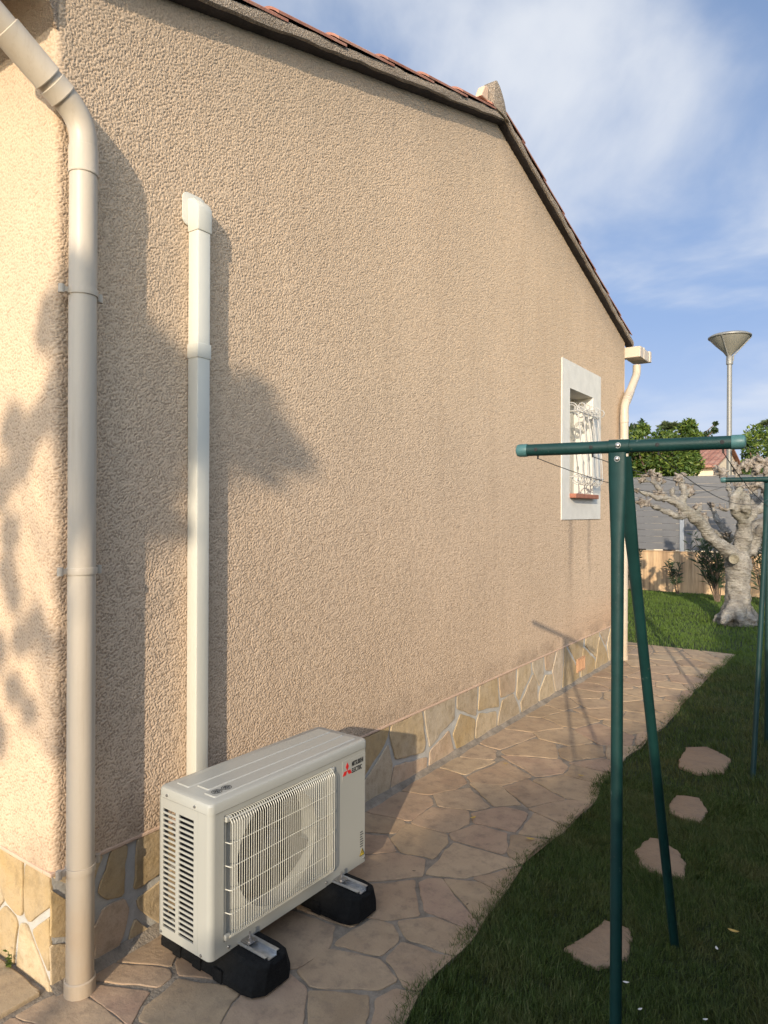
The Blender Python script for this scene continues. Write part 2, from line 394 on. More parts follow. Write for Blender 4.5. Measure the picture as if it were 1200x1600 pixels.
M['cream_wall'] = mk_simple('cream_house_render', (.66,.53,.38), .9, var=.04)

# ------------------------------------------------------------------ polygons (crazy paving)
def clip(poly, nx, ny, c):       # keep nx*x+ny*y <= c
    out = []
    for i in range(len(poly)):
        a = poly[i]; b = poly[(i+1) % len(poly)]
        da = nx*a[0]+ny*a[1]-c; db = nx*b[0]+ny*b[1]-c
        if da <= 0: out.append(a)
        if (da < 0) != (db < 0) and da != db:
            t = da/(da-db); out.append((a[0]+(b[0]-a[0])*t, a[1]+(b[1]-a[1])*t))
    return out
def cells(seeds, boundary, gap=.02, gapvar=.015, jit=.006, step=.04, corner=1, metric=(1,1)):
    mx, my = metric; S = [(a*mx, b*my) for a, b in seeds]; B = [(a*mx, b*my) for a, b in boundary]
    out = []
    for i, s in enumerate(S):
        p = list(B)
        for j, q in enumerate(S):
            if i == j: continue
            dx, dy = q[0]-s[0], q[1]-s[1]; L = math.hypot(dx, dy)
            if L < 1e-6 or L > 4: continue
            rr = random.Random(min(i,j)*977+max(i,j)); g = gap+rr.random()*gapvar; bias = (rr.random()-.5)*.16*L
            if i > j: bias = -bias
            dx /= L; dy /= L
            ang = (rr.random()-.5)*.45                      # tilt the shared edge for irregular shapes
            ndx, ndy = dx*math.cos(ang)-dy*math.sin(ang), dx*math.sin(ang)+dy*math.cos(ang)
            if i > j: mxp = (s[0]+q[0])/2+dx*bias; myp = (s[1]+q[1])/2+dy*bias
            else: mxp = (s[0]+q[0])/2+dx*bias; myp = (s[1]+q[1])/2+dy*bias
            p = clip(p, ndx, ndy, ndx*mxp+ndy*myp-g/2)
            if len(p) < 3: break
        if len(p) < 3: continue
        area = abs(sum(p[k][0]*p[(k+1) % len(p)][1]-p[(k+1) % len(p)][0]*p[k][1] for k in range(len(p))))/2
        if area < .002: continue
        for _ in range(corner):     # cut corners slightly
            q = []
            for k in range(len(p)):
                a = p[k]; b = p[(k+1) % len(p)]; L = math.hypot(b[0]-a[0], b[1]-a[1]); t = min(.22, .010/max(L, 1e-5))
                q.append((a[0]+(b[0]-a[0])*t, a[1]+(b[1]-a[1])*t)); q.append((b[0]-(b[0]-a[0])*t, b[1]-(b[1]-a[1])*t))
            p = q
        q = []
        for k in range(len(p)):
            a = p[k]; b = p[(k+1) % len(p)]; L = math.hypot(b[0]-a[0], b[1]-a[1]); n = max(1, int(L/step))
            for m in range(n): q.append((a[0]+(b[0]-a[0])*m/n, a[1]+(b[1]-a[1])*m/n))
        cxx = sum(a for a, b in q)/len(q); cyy = sum(b for a, b in q)/len(q)
        r = []
        for a, b in q:
            nz = noise.noise(Vector((a*9, b*9, i*3.7)))*jit*1.4+noise.noise(Vector((a*28, b*28, i)))*jit*.6
            d = math.hypot(a-cxx, b-cyy) or 1; r.append(((a+(a-cxx)/d*nz)/mx, (b+(b-cyy)/d*nz)/my))
        out.append(r)
    return out
def stones(mb, polys, fn, h=.008, bev=.005, hv=.003):
    for i, p in enumerate(polys):
        n = len(p); cxx = sum(a for a, b in p)/n; cyy = sum(b for a, b in p)/n; hh = h+random.uniform(-hv, hv)*.6
        def sc(pt, d):
            L = math.hypot(pt[0]-cxx, pt[1]-cyy) or 1; return (pt[0]-(pt[0]-cxx)/L*d, pt[1]-(pt[1]-cyy)/L*d)
        tilt = (random.uniform(-1,1)*hv*.8, random.uniform(-1,1)*hv*.8)
        rings = [(0, -.002), (0, hh*.55), (bev*.45, hh*.88), (bev*1.3, hh)]
        vs = []
        for d, z in rings:
            for pt in p:
                a, b = sc(pt, d); vs.append(fn(a, b, z+(tilt[0]*(a-cxx)+tilt[1]*(b-cyy) if z > 0 else 0)))
        fs = [tuple((len(rings)-1)*n+k for k in range(n))]
        for q in range(len(rings)-1):
            fs += [(q*n+k, q*n+(k+1) % n, (q+1)*n+(k+1) % n, (q+1)*n+k) for k in range(n)]
        mb.add(vs, fs)

# ------------------------------------------------------------------ ground and path
g = MB(); g.add([(-400,-400,-.06),(400,-400,-.06),(400,400,-.06),(-400,400,-.06)], [(0,1,2,3)])
tag(g.build('ground', M['ground']), kind='structure')
LAWN_X1, LAWN_Y1, PATH_END = 4.2, 16.0, 9.38
_e = [(560+a/3, 1000+b/3) for a, b in ((440,1500),(540,1385),(640,1265),(715,1135),(780,1065),(880,965),(1000,865),(1080,790),(1150,690))]+[(800+a/2.286, 900+b/2.286) for a, b in ((400,660),(540,545),(610,460),(700,360),(790,292))]
EK = sorted([(gnd(*p).x, gnd(*p).y) for p in _e], key=lambda q: q[1]); EK = np.array([(EK[0][0]+.08, EK[0][1]-.8)]+EK+[(EK[-1][0], 12)])
def edge_x(y):      # wavy right edge of the flagstone path
    return float(np.interp(y, EK[:,1], EK[:,0])) + .010*math.sin(y*5.3) + .012*math.sin(y*11)
def in_path(x, y, m=0.0):
    return (x < edge_x(y)+m and y < PATH_END+m+.03*math.sin(x*4))
g = MB(); nx, ny = 60, 120
vs = []; fs = []
for j in range(ny+1):
    for i in range(nx+1):
        x = -8+ (12.6)*i/nx; y = -9+25.2*j/ny
        vs.append((x, y, -.008+.012*noise.noise(Vector((x*.8, y*.8, 0)))))
for j in range(ny):
    for i in range(nx): a = j*(nx+1)+i; fs.append((a, a+1, a+nx+2, a+nx+1))
g.add(vs, fs); tag(g.build('lawn', M['soil'], smooth=True), kind='structure')
# mortar bed under the flags, cut along the path edge
g = MB(); N = 120; vs = []; fs = []
ys = [-6+(PATH_END+6)*j/N for j in range(N+1)]
for y in ys: vs += [(-8, y, .010), (edge_x(y)-.004, y, .008), (edge_x(y)-.002, y, -.03)]
for j in range(N): a = 3*j; fs += [(a, a+1, a+4, a+3), (a+1, a+2, a+5, a+4)]
vs += [(-8, PATH_END, -.03)]; fs += [(3*N, 3*N+1, 3*N+2, len(vs)-1)]
g.add(vs, fs); bed = tag(g.build('mortar_bed', M['grout'], fixn=False), kind='structure')
Z8 = [(1090,190),(1165,250),(1045,255),(950,300),(850,335),(1000,375),(1150,345),(790,400),(700,470),(960,465),(1150,440),(830,520),(500,530),(470,590),
(380,660),(650,640),(860,590),(1060,545),(1120,590),(1030,700),(1100,640),(480,760),(660,740),(800,735),(190,790),(400,850),(670,850),(980,830),(850,905),(270,940),(590,930),(540,1040),(850,975),
(60,870),(130,1070),(570,1230),(200,1240),(720,1150),(60,960),(330,1400),(100,1440)]
seeds = [gnd(560+x/3, 1000+y/3) for x, y in Z8]
seeds += [gnd(*p) for p in [(505,1425),(560,1520),(640,1500),(470,1450),(440,1400),(530,1590),(620,1590),(290,1570),(205,1530),(130,1590),(228,1496),(180,1562),(330,1500),(410,1590),(60,1640),(700,1420),(620,1720),(480,1700),(300,1690),(160,1680)]]
seeds = [(p.x, p.y) for p in seeds if p.y < 6.6]
def fill(x0, x1, y0, y1, dmin, n=4000, keep=lambda x, y: True):
    for _ in range(n):
        x = random.uniform(x0, x1); y = random.uniform(y0, y1)
        if keep(x, y) and all((x-a)**2+(y-b)**2 > dmin*dmin for a, b in seeds): seeds.append((x, y))
fill(.02, 1.15, 5.3, 9.35, .27); fill(-3, 0, 8.6, 9.35, .3); fill(-.05, 1.6, -3, 2.4, .36); fill(.02, 1.15, 2.4, 6.0, .30)
bnd = []
for j in range(0, 60): y = -3+(PATH_END-.01+3)*j/59; bnd.append((edge_x(y), y))
lo = [s for s in seeds if s[1] < 1.30 or s[0] > .02]
# gable strip
polyA = [(.014, -3), (1.6, -3), (1.6, PATH_END), (.014, PATH_END)]
allp = cells([s for s in seeds if s[0] > 0], polyA, gap=.004, gapvar=.022, jit=.012, step=.03)
def trim(p):     # follow the path edge
    return [(min(a, edge_x(b)), b) for a, b in p]
keepp = []
for p in allp:
    p = trim(p); n = len(p); ar = abs(sum(p[k][0]*p[(k+1) % n][1]-p[(k+1) % n][0]*p[k][1] for k in range(n)))/2
    if ar > .004: keepp.append(p)
mb = MB(); stones(mb, keepp, lambda a, b, z: (a, b, .010+z), h=.0035, bev=.005, hv=.0015)
sB = [s for s in seeds if s[0] <= 0 and s[1] > 8.6]
stones(mb, cells(sB, [(-3,8.56),(.0,8.56),(.0,PATH_END),(-3,PATH_END)], gap=.012, gapvar=.03, jit=.01), lambda a, b, z: (a, b, .010+z), h=.009)
tag(mb.build('path', M['flag'], fixn=True), kind='structure')
# sandy terrace slabs by the left wall
mb = MB()
tp = cells([(-.30,.95),(-.95,1.0),(-.5,.3),(-1.3,.3),(-1.9,.9)], [(-2.4,-.4),(-.0,-.4),(-.012,.2),(-.02,1.30),(-2.4,1.30)], gap=.012, gapvar=.01, jit=.006)
stones(mb, tp, lambda a, b, z: (a, b, .010+z), h=.014)
tag(mb.build('terrace', M['terrace']), kind='structure')

# ------------------------------------------------------------------ house
house = empty('house', (0, 5, 0), 'rendered peach gable house with stone plinth and red tiled roof beside the path', 'house')
WX0, WX1 = -6.0, 0.0
WIN = (6.60, 7.31, 1.90, 2.995)
rc = .035
top = lambda y: roofz(y)-.02
def perlin(u, v, seed):
    g = np.random.default_rng(seed).uniform(0, 2*np.pi, (512, 512)); gc, gs = np.cos(g), np.sin(g)
    iu = np.floor(u).astype(int); iv = np.floor(v).astype(int); fu = u-iu; fv = v-iv
    def cr_(a_, b_): return gc[(iu+a_) % 512, (iv+b_) % 512]*(fu-a_)+gs[(iu+a_) % 512, (iv+b_) % 512]*(fv-b_)
    su = fu**3*(fu*(fu*6-15)+10); sv = fv**3*(fv*(fv*6-15)+10)
    return (cr_(0,0)*(1-su)+cr_(1,0)*su)*(1-sv)+(cr_(0,1)*(1-su)+cr_(1,1)*su)*sv
def relief_of(s_, z):      # trowelled roughcast: flat islands with ragged pits between them (0 deep .. 1 flush)
    wu = .35*perlin(s_/.03, z/.03, 5); wv = .35*perlin(s_/.03, z/.03, 6)
    u = s_/.0066*.94+z/.0066*.30+wu; v = -s_/.0073*.32+z/.0086*.95+wv
    n_ = perlin(u, v, 1)+.60*perlin(u*2.1, v*2.1, 2)+.28*perlin(u/5.3, v/4.1, 3)
    t_ = np.clip((n_+.30)/.36, 0, 1); return t_*t_*(3-2*t_)
# column positions along the horizontal run: left wall, rounded corner, gable
ss = []; q_ = -1.6
while q_ < 0: ss.append(q_); q_ += .0036
arc = math.pi/2*rc; q_ = 0.0
while q_ < arc: ss.append(q_); q_ += .0055
g0 = arc; q_ = g0; gl = FAR_Y-(NEAR_Y+rc)
while q_ < g0+gl: ss.append(q_); q_ += .0032+.0009*(q_-g0)
ss.append(g0+gl); ss = np.array(ss)
px_ = np.where(ss < 0, -rc+ss, np.where(ss < arc, -rc+rc*np.sin(np.clip(ss, 0, arc)/rc), 0.0))
py_ = np.where(ss < 0, NEAR_Y, np.where(ss < arc, NEAR_Y+rc-rc*np.cos(np.clip(ss, 0, arc)/rc), NEAR_Y+rc+ss-g0))
nxn = np.where(ss < 0, 0, np.where(ss < arc, np.sin(np.clip(ss, 0, arc)/rc), 1.0)); nyn = np.where(ss < 0, -1, np.where(ss < arc, -np.cos(np.clip(ss, 0, arc)/rc), 0.0))
ztop = np.array([top(y) if x > -1e-6 or True else 0 for x, y in zip(px_, py_)])
rows = 1050; tt = np.linspace(0, 1, rows)
Z = PL+(ztop[:,None]-PL)*tt[None,:]; S_ = np.repeat(ss[:,None], rows, 1)
rel = relief_of(S_, Z); amp = .0036
big = .0018*perlin(S_/.35, Z/.35, 9)
dsp = -(1-rel)*amp+big-.0010
V = np.stack((px_[:,None]+nxn[:,None]*dsp, py_[:,None]+nyn[:,None]*dsp, Z), -1)
nc = len(ss); idx = np.arange(nc*rows).reshape(nc, rows)
F = np.stack((idx[:-1,:-1], idx[1:,:-1], idx[1:,1:], idx[:-1,1:]), -1)
yc_ = py_[:-1,None]+0*Z[:-1,:-1]; zc_ = Z[:-1,:-1]
hole = (px_[:-1,None] > -1e-6) & (yc_ > WIN[0]-.04) & (yc_ < WIN[1]+.03) & (zc_ > WIN[2]-.03) & (zc_ < WIN[3]+.03)
F = F[~hole].reshape(-1, 4).astype(np.int32)
extra = np.array([(-1.635,NEAR_Y,PL),(WX0,NEAR_Y,PL),(WX0,NEAR_Y,top(NEAR_Y)),(-1.635,NEAR_Y,top(NEAR_Y)),(0,FAR_Y,PL),(WX0,FAR_Y,PL),(WX0,FAR_Y,top(FAR_Y)),(0,FAR_Y,top(FAR_Y)),
    (WX0,NEAR_Y,0),(WX0,FAR_Y,0),(WX0,FAR_Y,top(FAR_Y)),(WX0,APEX_Y,top(APEX_Y)),(WX0,NEAR_Y,top(NEAR_Y))])
nv = nc*rows; allv = np.concatenate((V.reshape(-1,3), extra)); nf = len(F)
me = bpy.data.meshes.new('wall'); me.vertices.add(len(allv)); me.vertices.foreach_set('co', allv.reshape(-1))
tail = [[nv,nv+1,nv+2,nv+3],[nv+4,nv+7,nv+6,nv+5],[nv+8,nv+9,nv+10,nv+11,nv+12]]
lv = np.concatenate((F.reshape(-1), np.array(sum(tail, []), dtype=np.int32))); me.loops.add(len(lv)); me.loops.foreach_set('vertex_index', lv)
me.polygons.add(nf+3); me.polygons.foreach_set('loop_start', np.concatenate((np.arange(nf)*4, [nf*4, nf*4+4, nf*4+8])).astype(np.int32))
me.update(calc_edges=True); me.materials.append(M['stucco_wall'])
me.polygons.foreach_set('use_smooth', [True]*nf+[False]*3)
at = me.attributes.new('relief', 'FLOAT', 'POINT'); at.data.foreach_set('value', np.concatenate((rel.reshape(-1), np.ones(len(extra)))).astype(np.float32))
bmw = bpy.data.objects.new('wall', me); COL.objects.link(bmw); par(bmw, house)
# plinth
pm = MB()
pm.box((-.2, NEAR_Y+.010, -.05), (-.010, FAR_Y-.01, PL-.004))
pm.box((WX0, NEAR_Y+.010, -.05), (-.2, NEAR_Y+.2, PL-.004)); pm.box((WX0, FAR_Y-.2, -.05), (-.2, FAR_Y-.01, PL-.004))
plinth = pm.build('plinth', M['grout_light'], house)
lp = MB(); lp.box((-.05, NEAR_Y-.003, PL-.010), (.004, FAR_Y, PL+.004)); lp.box((WX0, NEAR_Y-.004, PL-.010), (-.05, NEAR_Y+.03, PL+.004))
lp.build('plinth_lip', M['lip'], house, bevel=.003)
Z3 = [(-20,760),(60,620),(260,580),(140,740),(250,730),(415,460),(425,620),(525,380),(505,530),(620,370),(600,500),(690,320),(695,440),(760,290),(790,360),(830,250),(870,230),(860,330),(905,245),(955,280),(985,170),(1040,225),(1050,150),(1095,200),(1115,110),(1150,140),(1190,60)]
ps = [wallp(540+x/2.727, 950+y/2.727) for x, y in Z3]
Z2 = [(285,1000),(400,800),(545,760),(540,1080),(690,740),(740,960),(650,1070),(250,1200)]
ps += [wallp(x/3, 1100+y/3) for x, y in Z2]
ps = [(p.y, max(.03, min(.42, p.z))) for p in ps]
for y, z in [(2.0,.3),(2.25,.12),(2.5,.3),(2.8,.12),(8.0,.3),(8.3,.1)]: ps.append((y, z))
pst = MB()
stones(pst, cells(ps, [(NEAR_Y+.002,.0),(FAR_Y-.005,.0),(FAR_Y-.005,PL-.012),(NEAR_Y+.002,PL-.012)], gap=.016, gapvar=.030, jit=.010, step=.03), lambda a, b, z: (-.006+z, a, b), h=.006, bev=.004, hv=.002)
stones(pst, cells([(p.x, p.z) for p in [hit(x/3, 1100+y/3, 1, NEAR_Y) for x, y in [(40,800),(160,900),(130,1180),(10,1080),(-60,900),(-150,700),(-180,1000),(225,1100)]]]+[(-1.6,.3),(-2,.1),(-2.4,.3)],
   [(-3,.0),(-.012,.0),(-.012,PL-.012),(-3,PL-.012)], gap=.012, gapvar=.02, jit=.008), lambda a, b, z: (a, NEAR_Y+.010-z, b), h=.010, bev=.004, hv=.002)
pst.build('plinth_cladding', M['plinth_stone'], house)
# cement fillet where wall meets path
fl = MB(); N = 90; vs = []; fs = []
for j in range(N+1):
    y = NEAR_Y+(FAR_Y-NEAR_Y)*j/N; q = .020+.012*noise.noise(Vector((y*5, 0, 0))); 
    vs += [(-.004, y, q+.02), (.006+q*.5, y, q*.6+.012), (.012+q*1.6, y, .012)]
for j in range(N): a = 3*j; fs += [(a, a+1, a+4, a+3), (a+1, a+2, a+5, a+4)]
fl.add(vs, fs); fl.build('cement_fillet', M['grout'], house, smooth=True)
# near eave cove and soffit
EAVE_N, EAVE_F = .93, 8.66
cv = MB(); prof = []
for k in range(9):
    a = math.pi/2*k/8; prof.append((NEAR_Y-.40*(1-math.cos(a)), 3.51+.24*math.sin(a)))
zt2 = roofz(EAVE_N)-.02
prof = [(NEAR_Y+.01, 3.50)]+prof+[(EAVE_N, 3.77 if zt2 < 3.77 else zt2), (NEAR_Y+.01, roofz(NEAR_Y)-.02)]
cv.prism(prof, .0, WX0, lambda a, b, c: (c, a, b))
cv.build('eave_cove', M['stucco'], house, smooth=True, angle=50)
# verge moulding
vg = MB(); vp = [(-.02,-.062),(.03,-.060),(.060,-.055),(.072,-.046),(.075,-.02),(.070,.004),(.03,.012),(-.02,.012)]
ysv = [EAVE_N+(APEX_Y-EAVE_N)*i/70 for i in range(71)]+[APEX_Y+(EAVE_F-APEX_Y)*i/60 for i in range(1, 61)]
vs = []
for y in ysv:
    for a, b in vp:
        q = noise.noise(Vector((y*7, a*20, b*20)))*.008; q2 = noise.noise(Vector((y*2.2, 3, 1)))*.012 if a > .03 else 0
        vs.append((a+q+q2*.6, y, roofz(y)+b+q*.8-(.02 if False else 0)))
n = len(vp); fs = []
for j in range(len(ysv)-1):
    for k in range(n): l = (k+1) % n; fs.append((j*n+k, j*n+l, (j+1)*n+l, (j+1)*n+k))
fs += [tuple(range(n)), tuple((len(ysv)-1)*n+k for k in range(n))]
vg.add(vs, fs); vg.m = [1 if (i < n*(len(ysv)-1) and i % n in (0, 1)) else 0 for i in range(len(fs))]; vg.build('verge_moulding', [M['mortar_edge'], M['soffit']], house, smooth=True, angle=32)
# roof tiles: rows of barrel tiles lapping down each slope
rt = MB()
def tile_rows(sign):
    ends = [2.385+.462*i-.462*3 for i in range(0, 9)] if sign < 0 else None
    if sign > 0: ends = [2*APEX_Y-(2.385+.462*i-.462*3)-.35 for i in range(0, 9)]
    for e in ends:
        y0 = e; y1 = e+.53 if sign < 0 else e-.53
        if sign < 0: y1 = min(y1, APEX_Y+.0)
        else: y1 = max(y1, APEX_Y-.0)
        if (sign < 0 and y1 <= y0+.05) or (sign > 0 and y1 >= y0-.05): continue
        xs = np.arange(.081, -6.2, -.0125)
        rows = []
        for (yy, lift) in ((y0, .026), (y1, .0)):
            for th in (0, -.014):
                rows.append([(x+random.uniform(-1,1)*.0, yy, roofz(yy)+.010+lift+th+.062*abs(math.cos(math.pi*(x+.033)/.225))**.8) for x in xs])
        n = len(xs); vs = rows[0]+rows[1]+rows[2]+rows[3]; fs = []
        for i in range(n-1):
            fs += [(i, i+1, 2*n+i+1, 2*n+i), (n+i, n+i+1, 3*n+i+1, 3*n+i), (i, i+1, n+i+1, n+i)]
        fs.append((0, n, 3*n, 2*n))
        rt.add(vs, fs)
tile_rows(-1); tile_rows(1)
rf = rt.build('roof', M['tile'], house, fixn=False)
# under-roof slab so no light leaks in
us = MB(); us.add([(-.05,EAVE_N,roofz(EAVE_N)-.06),(-.05,APEX_Y,APEX_Z-.06),(-.05,EAVE_F,roofz(EAVE_F)-.06),(WX0,EAVE_F,roofz(EAVE_F)-.06),(WX0,APEX_Y,APEX_Z-.06),(WX0,EAVE_N,roofz(EAVE_N)-.06)],[(0,1,4,5),(1,2,3,4)])
us.build('roof_deck', M['mortar_edge'], rf, fixn=False)
rg = MB()
for i in range(14):
    x0 = -.02-i*.42; vs = []; fs = []
    for (x, r) in ((x0, .12), (x0-.46, .105)):
        for k in range(13): a = math.pi*k/12; vs.append((x, APEX_Y-.05+math.cos(a)*r*1.12, APEX_Z+.04+math.sin(a)*r))
        for k in range(13): a = math.pi*k/12; vs.append((x, APEX_Y-.05+math.cos(a)*(r-.014)*1.12, APEX_Z+.04+math.sin(a)*(r-.014)))
    for k in range(12): fs += [(k,k+1,26+k+1,26+k),(13+k,13+k+1,39+k+1,39+k),(k,k+1,14+k,13+k)]
    rg.add(vs, fs)
rg.build('ridge_tile', M['tile'], rf, smooth=True)
rp = MB(); pr = [(-.24,-.05),(-.225,.02),(-.21,.145),(-.19,.168),(-.165,.172),(-.13,.150),(-.09,.115),(-.055,.07),(-.03,.03),(.0,-.02),(.05,-.055),(-.1,-.05)]
rp.prism([(APEX_Y+a, APEX_Z+b) for a, b in pr], -.022, .086, lambda a, b, c: (c+noise.noise(Vector((a*9, b*9, c)))*.012, a, b))
rp.build('ridge_end', M['mortar_edge'], rf, bevel=.010, smooth=True)
rp = MB(); rp.prism([(APEX_Y+a, APEX_Z+b) for a, b in [(-.36,-.02),(-.245,-.01),(-.235,.105),(-.30,.085)]], -.02, .04, lambda a, b, c: (c, a, b)); rp.build('ridge_packing', M['lip'], rf, bevel=.008)
# window
wn_ = empty('window', (0, (WIN[0]+WIN[1])/2, WIN[2]), None, None); par(wn_, house)
sr = MB(); S = (6.385, 7.575, 1.685, 3.262); y0, y1, z0, z1 = WIN; d = .008
for a, b in (((S[0],S[2]),(y0,S[3])), ((y1,S[2]),(S[1],S[3])), ((y0,S[2]),(y1,z0)), ((y0,z1),(y1,S[3]))):
    sr.box((-.004, a[0], a[1]), (d, b[0], b[1]))
for a, b in (((y0-.0,z0),(y0+.003,z1)), ((y1-.003,z0),(y1,z1))): sr.box((-.22, a[0], a[1]), (-.004, b[0], b[1]))
sr.box((-.22, y0, z1-.003), (-.004, y1, z1)); sr.box((-.22, y0, z0), (-.004, y1, z0+.003))
sr.build('surround', M['surround'], wn_)
sh = MB(); sh.box((-.26, y0-.02, z0-.02), (-.205, y1+.02, z1+.02))
for i in range(9): yy = y0+.02+i*.083; sh.box((-.205, yy, z0+.02), (-.200, yy+.073, z1-.02))
sh.build('shutter', M['shutter'], wn_, bevel=.002)
sl_ = MB(); sl_.box((-.20, y0+.0, z0), (.075, y1-.0, z0+.045)); sl_.build('sill', M['sill'], wn_, bevel=.006)
gr = MB(); nb = 5
def gx(z):
    t = (z1-z)/(z1-z0); return .035+.095*t+.025*math.sin(math.pi*t)
def scroll(cx_, cy, cz, r, a0, a1, sp): gr.tube([(cx_+r*(1-sp*k/26)*math.cos(a0+(a1-a0)*k/26), cy, cz+r*(1-sp*k/26)*math.sin(a0+(a1-a0)*k/26)) for k in range(27)], .0055, 6)
zt_, zb_ = z1-.20, z0+.19
for i in range(nb):
    yy = y0+.05+(y1-y0-.10)*i/(nb-1)
    gr.tube([(gx(zt_+(zb_-zt_)*k/14), yy, zt_+(zb_-zt_)*k/14) for k in range(15)], .0065, 6)
    gr.lathe((gx(2.45), yy, 2.45), [(.006,-.03),(.014,-.012),(.014,.012),(.006,.03)], 8)
    rr_ = .066 if i % 2 == 0 else .05
    scroll(gx(zt_)-rr_+.0, yy, zt_, rr_, 0, math.pi*2.9, .45); scroll(gx(zt_)+.03, yy+.03, zt_+.02, .045, math.pi, math.pi*3.4, .4)
    scroll(gx(zb_)-.058, yy, zb_, .058, 0, -math.pi*2.9, .45)
for z in (zt_-.03, zb_+.02):
    gr.tube([(gx(z), y0+.0, z), (gx(z), y1, z)], .006, 6)
    gr.tube([(-.02, y0+.01, z), (gx(z), y0+.01, z)], .006, 6); gr.tube([(-.02, y1-.01, z), (gx(z), y1-.01, z)], .006, 6)
gr.build('grille', M['iron_white'], wn_, smooth=True)
# vent in the plinth
vt = MB(); vy0, vy1, vz0, vz1 = 6.85, 7.09, .11, .25
vt.box((-.006, vy0, vz0), (.010, vy1, vz0+.015)); vt.box((-.006, vy0, vz1-.015), (.010, vy1, vz1))
for i in range(6): yy = vy0+i*(vy1-vy0-.02)/5; vt.box((-.005, yy, vz0+.015), (.009, yy+.02, vz1-.015))
vent = vt.build('vent', M['vent'], house, bevel=.002)
vb = MB(); vb.box((-.008, vy0+.003, vz0+.003), (.001, vy1-.003, vz1-.003)); vb.build('vent_opening', M['dark'], vent)
# downspouts
def downspout(yc, dirn, zb, rise, run, name_lower=True):
    PX = .078; r = .048
    m = MB(); bend = []
    pts = [(PX, yc, .02+.045), (PX, yc, zb-.10)]
    c0 = Vector((PX, yc, zb)); up = Vector((0, dirn*run, rise)).normalized()
    for k in range(9):
        t = k/8; p = (1-t)**2*Vector((PX,yc,zb-.085))+2*t*(1-t)*c0+t*t*(c0+up*.085); pts.append(p)
    end = c0+up*math.hypot(run, rise); pts.append(end)
    if dirn > 0: pts += [end+Vector((0,.03,.05)), end+Vector((0,.035,.14))]
    m.tube(pts, r, 24); o = m.build('downspout', M['pvc'], house, smooth=True)
    s = MB()
    s.lathe((PX, yc, 0), [(r,.012),(r+.006,.012),(r+.006,.062),(r+.001,.066)], 24)     # foot collar
    s.build('foot_collar', M['pvc'], o, smooth=True)
    def sleeve(p, d, L, th=.003):
        d = Vector(d).normalized(); Mx = d.to_track_quat('Z', 'Y').to_matrix()
        q = MB(); q.lathe(p, [(r,-L/2),(r+th,-L/2),(r+th+.001,-L/2+.004),(r+th,-L/2+.006),(r+th,L/2-.002),(r,L/2)], 24, M=Mx); q.build('sleeve', M['pvc'], o, smooth=True)
    sleeve((PX, yc, zb-.15), (0,0,1), .10)
    sleeve(c0+up*.115, up, .05, .004); sleeve(c0+up*.24, up, .17, .005)
    for z in (.46, 1.535, 2.54) if dirn < 0 else (.46, 2.62):
        q = MB(); q.lathe((PX, yc, z), [(r,-.012),(r+.004,-.012),(r+.005,0),(r+.004,.012),(r,.012)], 24)
        for sgn in (-1, 1):
            q.box((PX-.012-.008, yc+sgn*(r+.018)-.016, z-.009), (PX-.012+.008, yc+sgn*(r+.018)+.016, z+.009))
            q.lathe((PX-.012, yc+sgn*(r+.026), z), [(.0,-.015),(.011,-.015),(.011,.015),(0,.015)], 10)
        q.box((-.0, yc-.012, z-.010), (PX-r+.004, yc+.012, z+.010))
        q.build('pipe_clamp', M['pvc'], o, smooth=True)
    return o
downspout(1.387, -1, 3.165, .29, .47)
downspout(8.24, 1, 3.02, .44, .50)
def gutter(ya, yb, z, xe):
    m = MB(); s = -1 if yb < ya else 1
    prof = [(ya, z+.10),(ya, z+.01),(ya+s*.015, z),(yb-s*.03, z),(yb, z+.03),(yb, z+.105),(yb-s*.012,z+.105),(yb-s*.012,z+.035),(yb-s*.035,z+.012),(ya+s*.02,z+.012),(ya+s*.012,z+.10)]
    m.prism(prof, WX0, xe, lambda a, b, c: (c, a, b)); o = m.build('gutter', M['gutter'], house, bevel=.002)
    e = MB(); e.prism([(ya-s*.004,z-.004),(yb-s*.026,z-.004),(yb+s*.004,z+.028),(yb+s*.004,z+.11),(ya-s*.004,z+.11)], xe-.02, xe+.012, lambda a, b, c: (c, a, b))
    e.build('gutter_end', M['gutter'], o, bevel=.003)
    return o
gutter(EAVE_N-.0, .74, 3.66, .16)
gutter(8.60, 8.80, 3.685, .16)
q = MB(); q.box((-.02, 8.56, 3.66), (.175, 8.99, 3.79)); q.box((-.02, 8.72, 3.655), (.18, 8.76, 3.80)); q.box((.0, 8.98, 3.67), (.185, 9.06, 3.805))
q.build('outlet_box', M['gutter'], house, bevel=.006)

# ------------------------------------------------------------------ refrigerant duct
duct = empty('wall_duct', (0, 1.95, .6), 'white plastic pipe duct running up the wall above the air conditioner', 'duct')
def RR_(hx, hy, r, n=6):
    out = []
    for cx_, cy_, a0 in ((hx-r, hy-r, 0), (-hx+r, hy-r, 90), (-hx+r, -hy+r, 180), (hx-r, -hy+r, 270)):
        out += [(cx_+r*math.cos(R(a0+90*k/n)), cy_+r*math.sin(R(a0+90*k/n))) for k in range(n+1)]
    return out
q = MB(); q.box((.001, 1.917, .40), (.068, 1.985, 3.04)); q.build('trunking', M['duct'], duct, bevel=.006, smooth=True)
def sleeve_box(z0, z1, g): 
    q = MB(); q.box((.0005, 1.917-g, z0), (.068+g, 1.985+g, z1)); return q
sleeve_box(2.41, 2.475, .004).build('joint_cover', M['duct'], duct, bevel=.005, smooth=True)
q = MB(); pr = [(.0005,2.955),(.073,2.955)]+[(.073-.062+.062*math.cos(math.pi/2*k/10), 3.04+.062*math.sin(math.pi/2*k/10)) for k in range(11)]+[(.0005,3.102)]
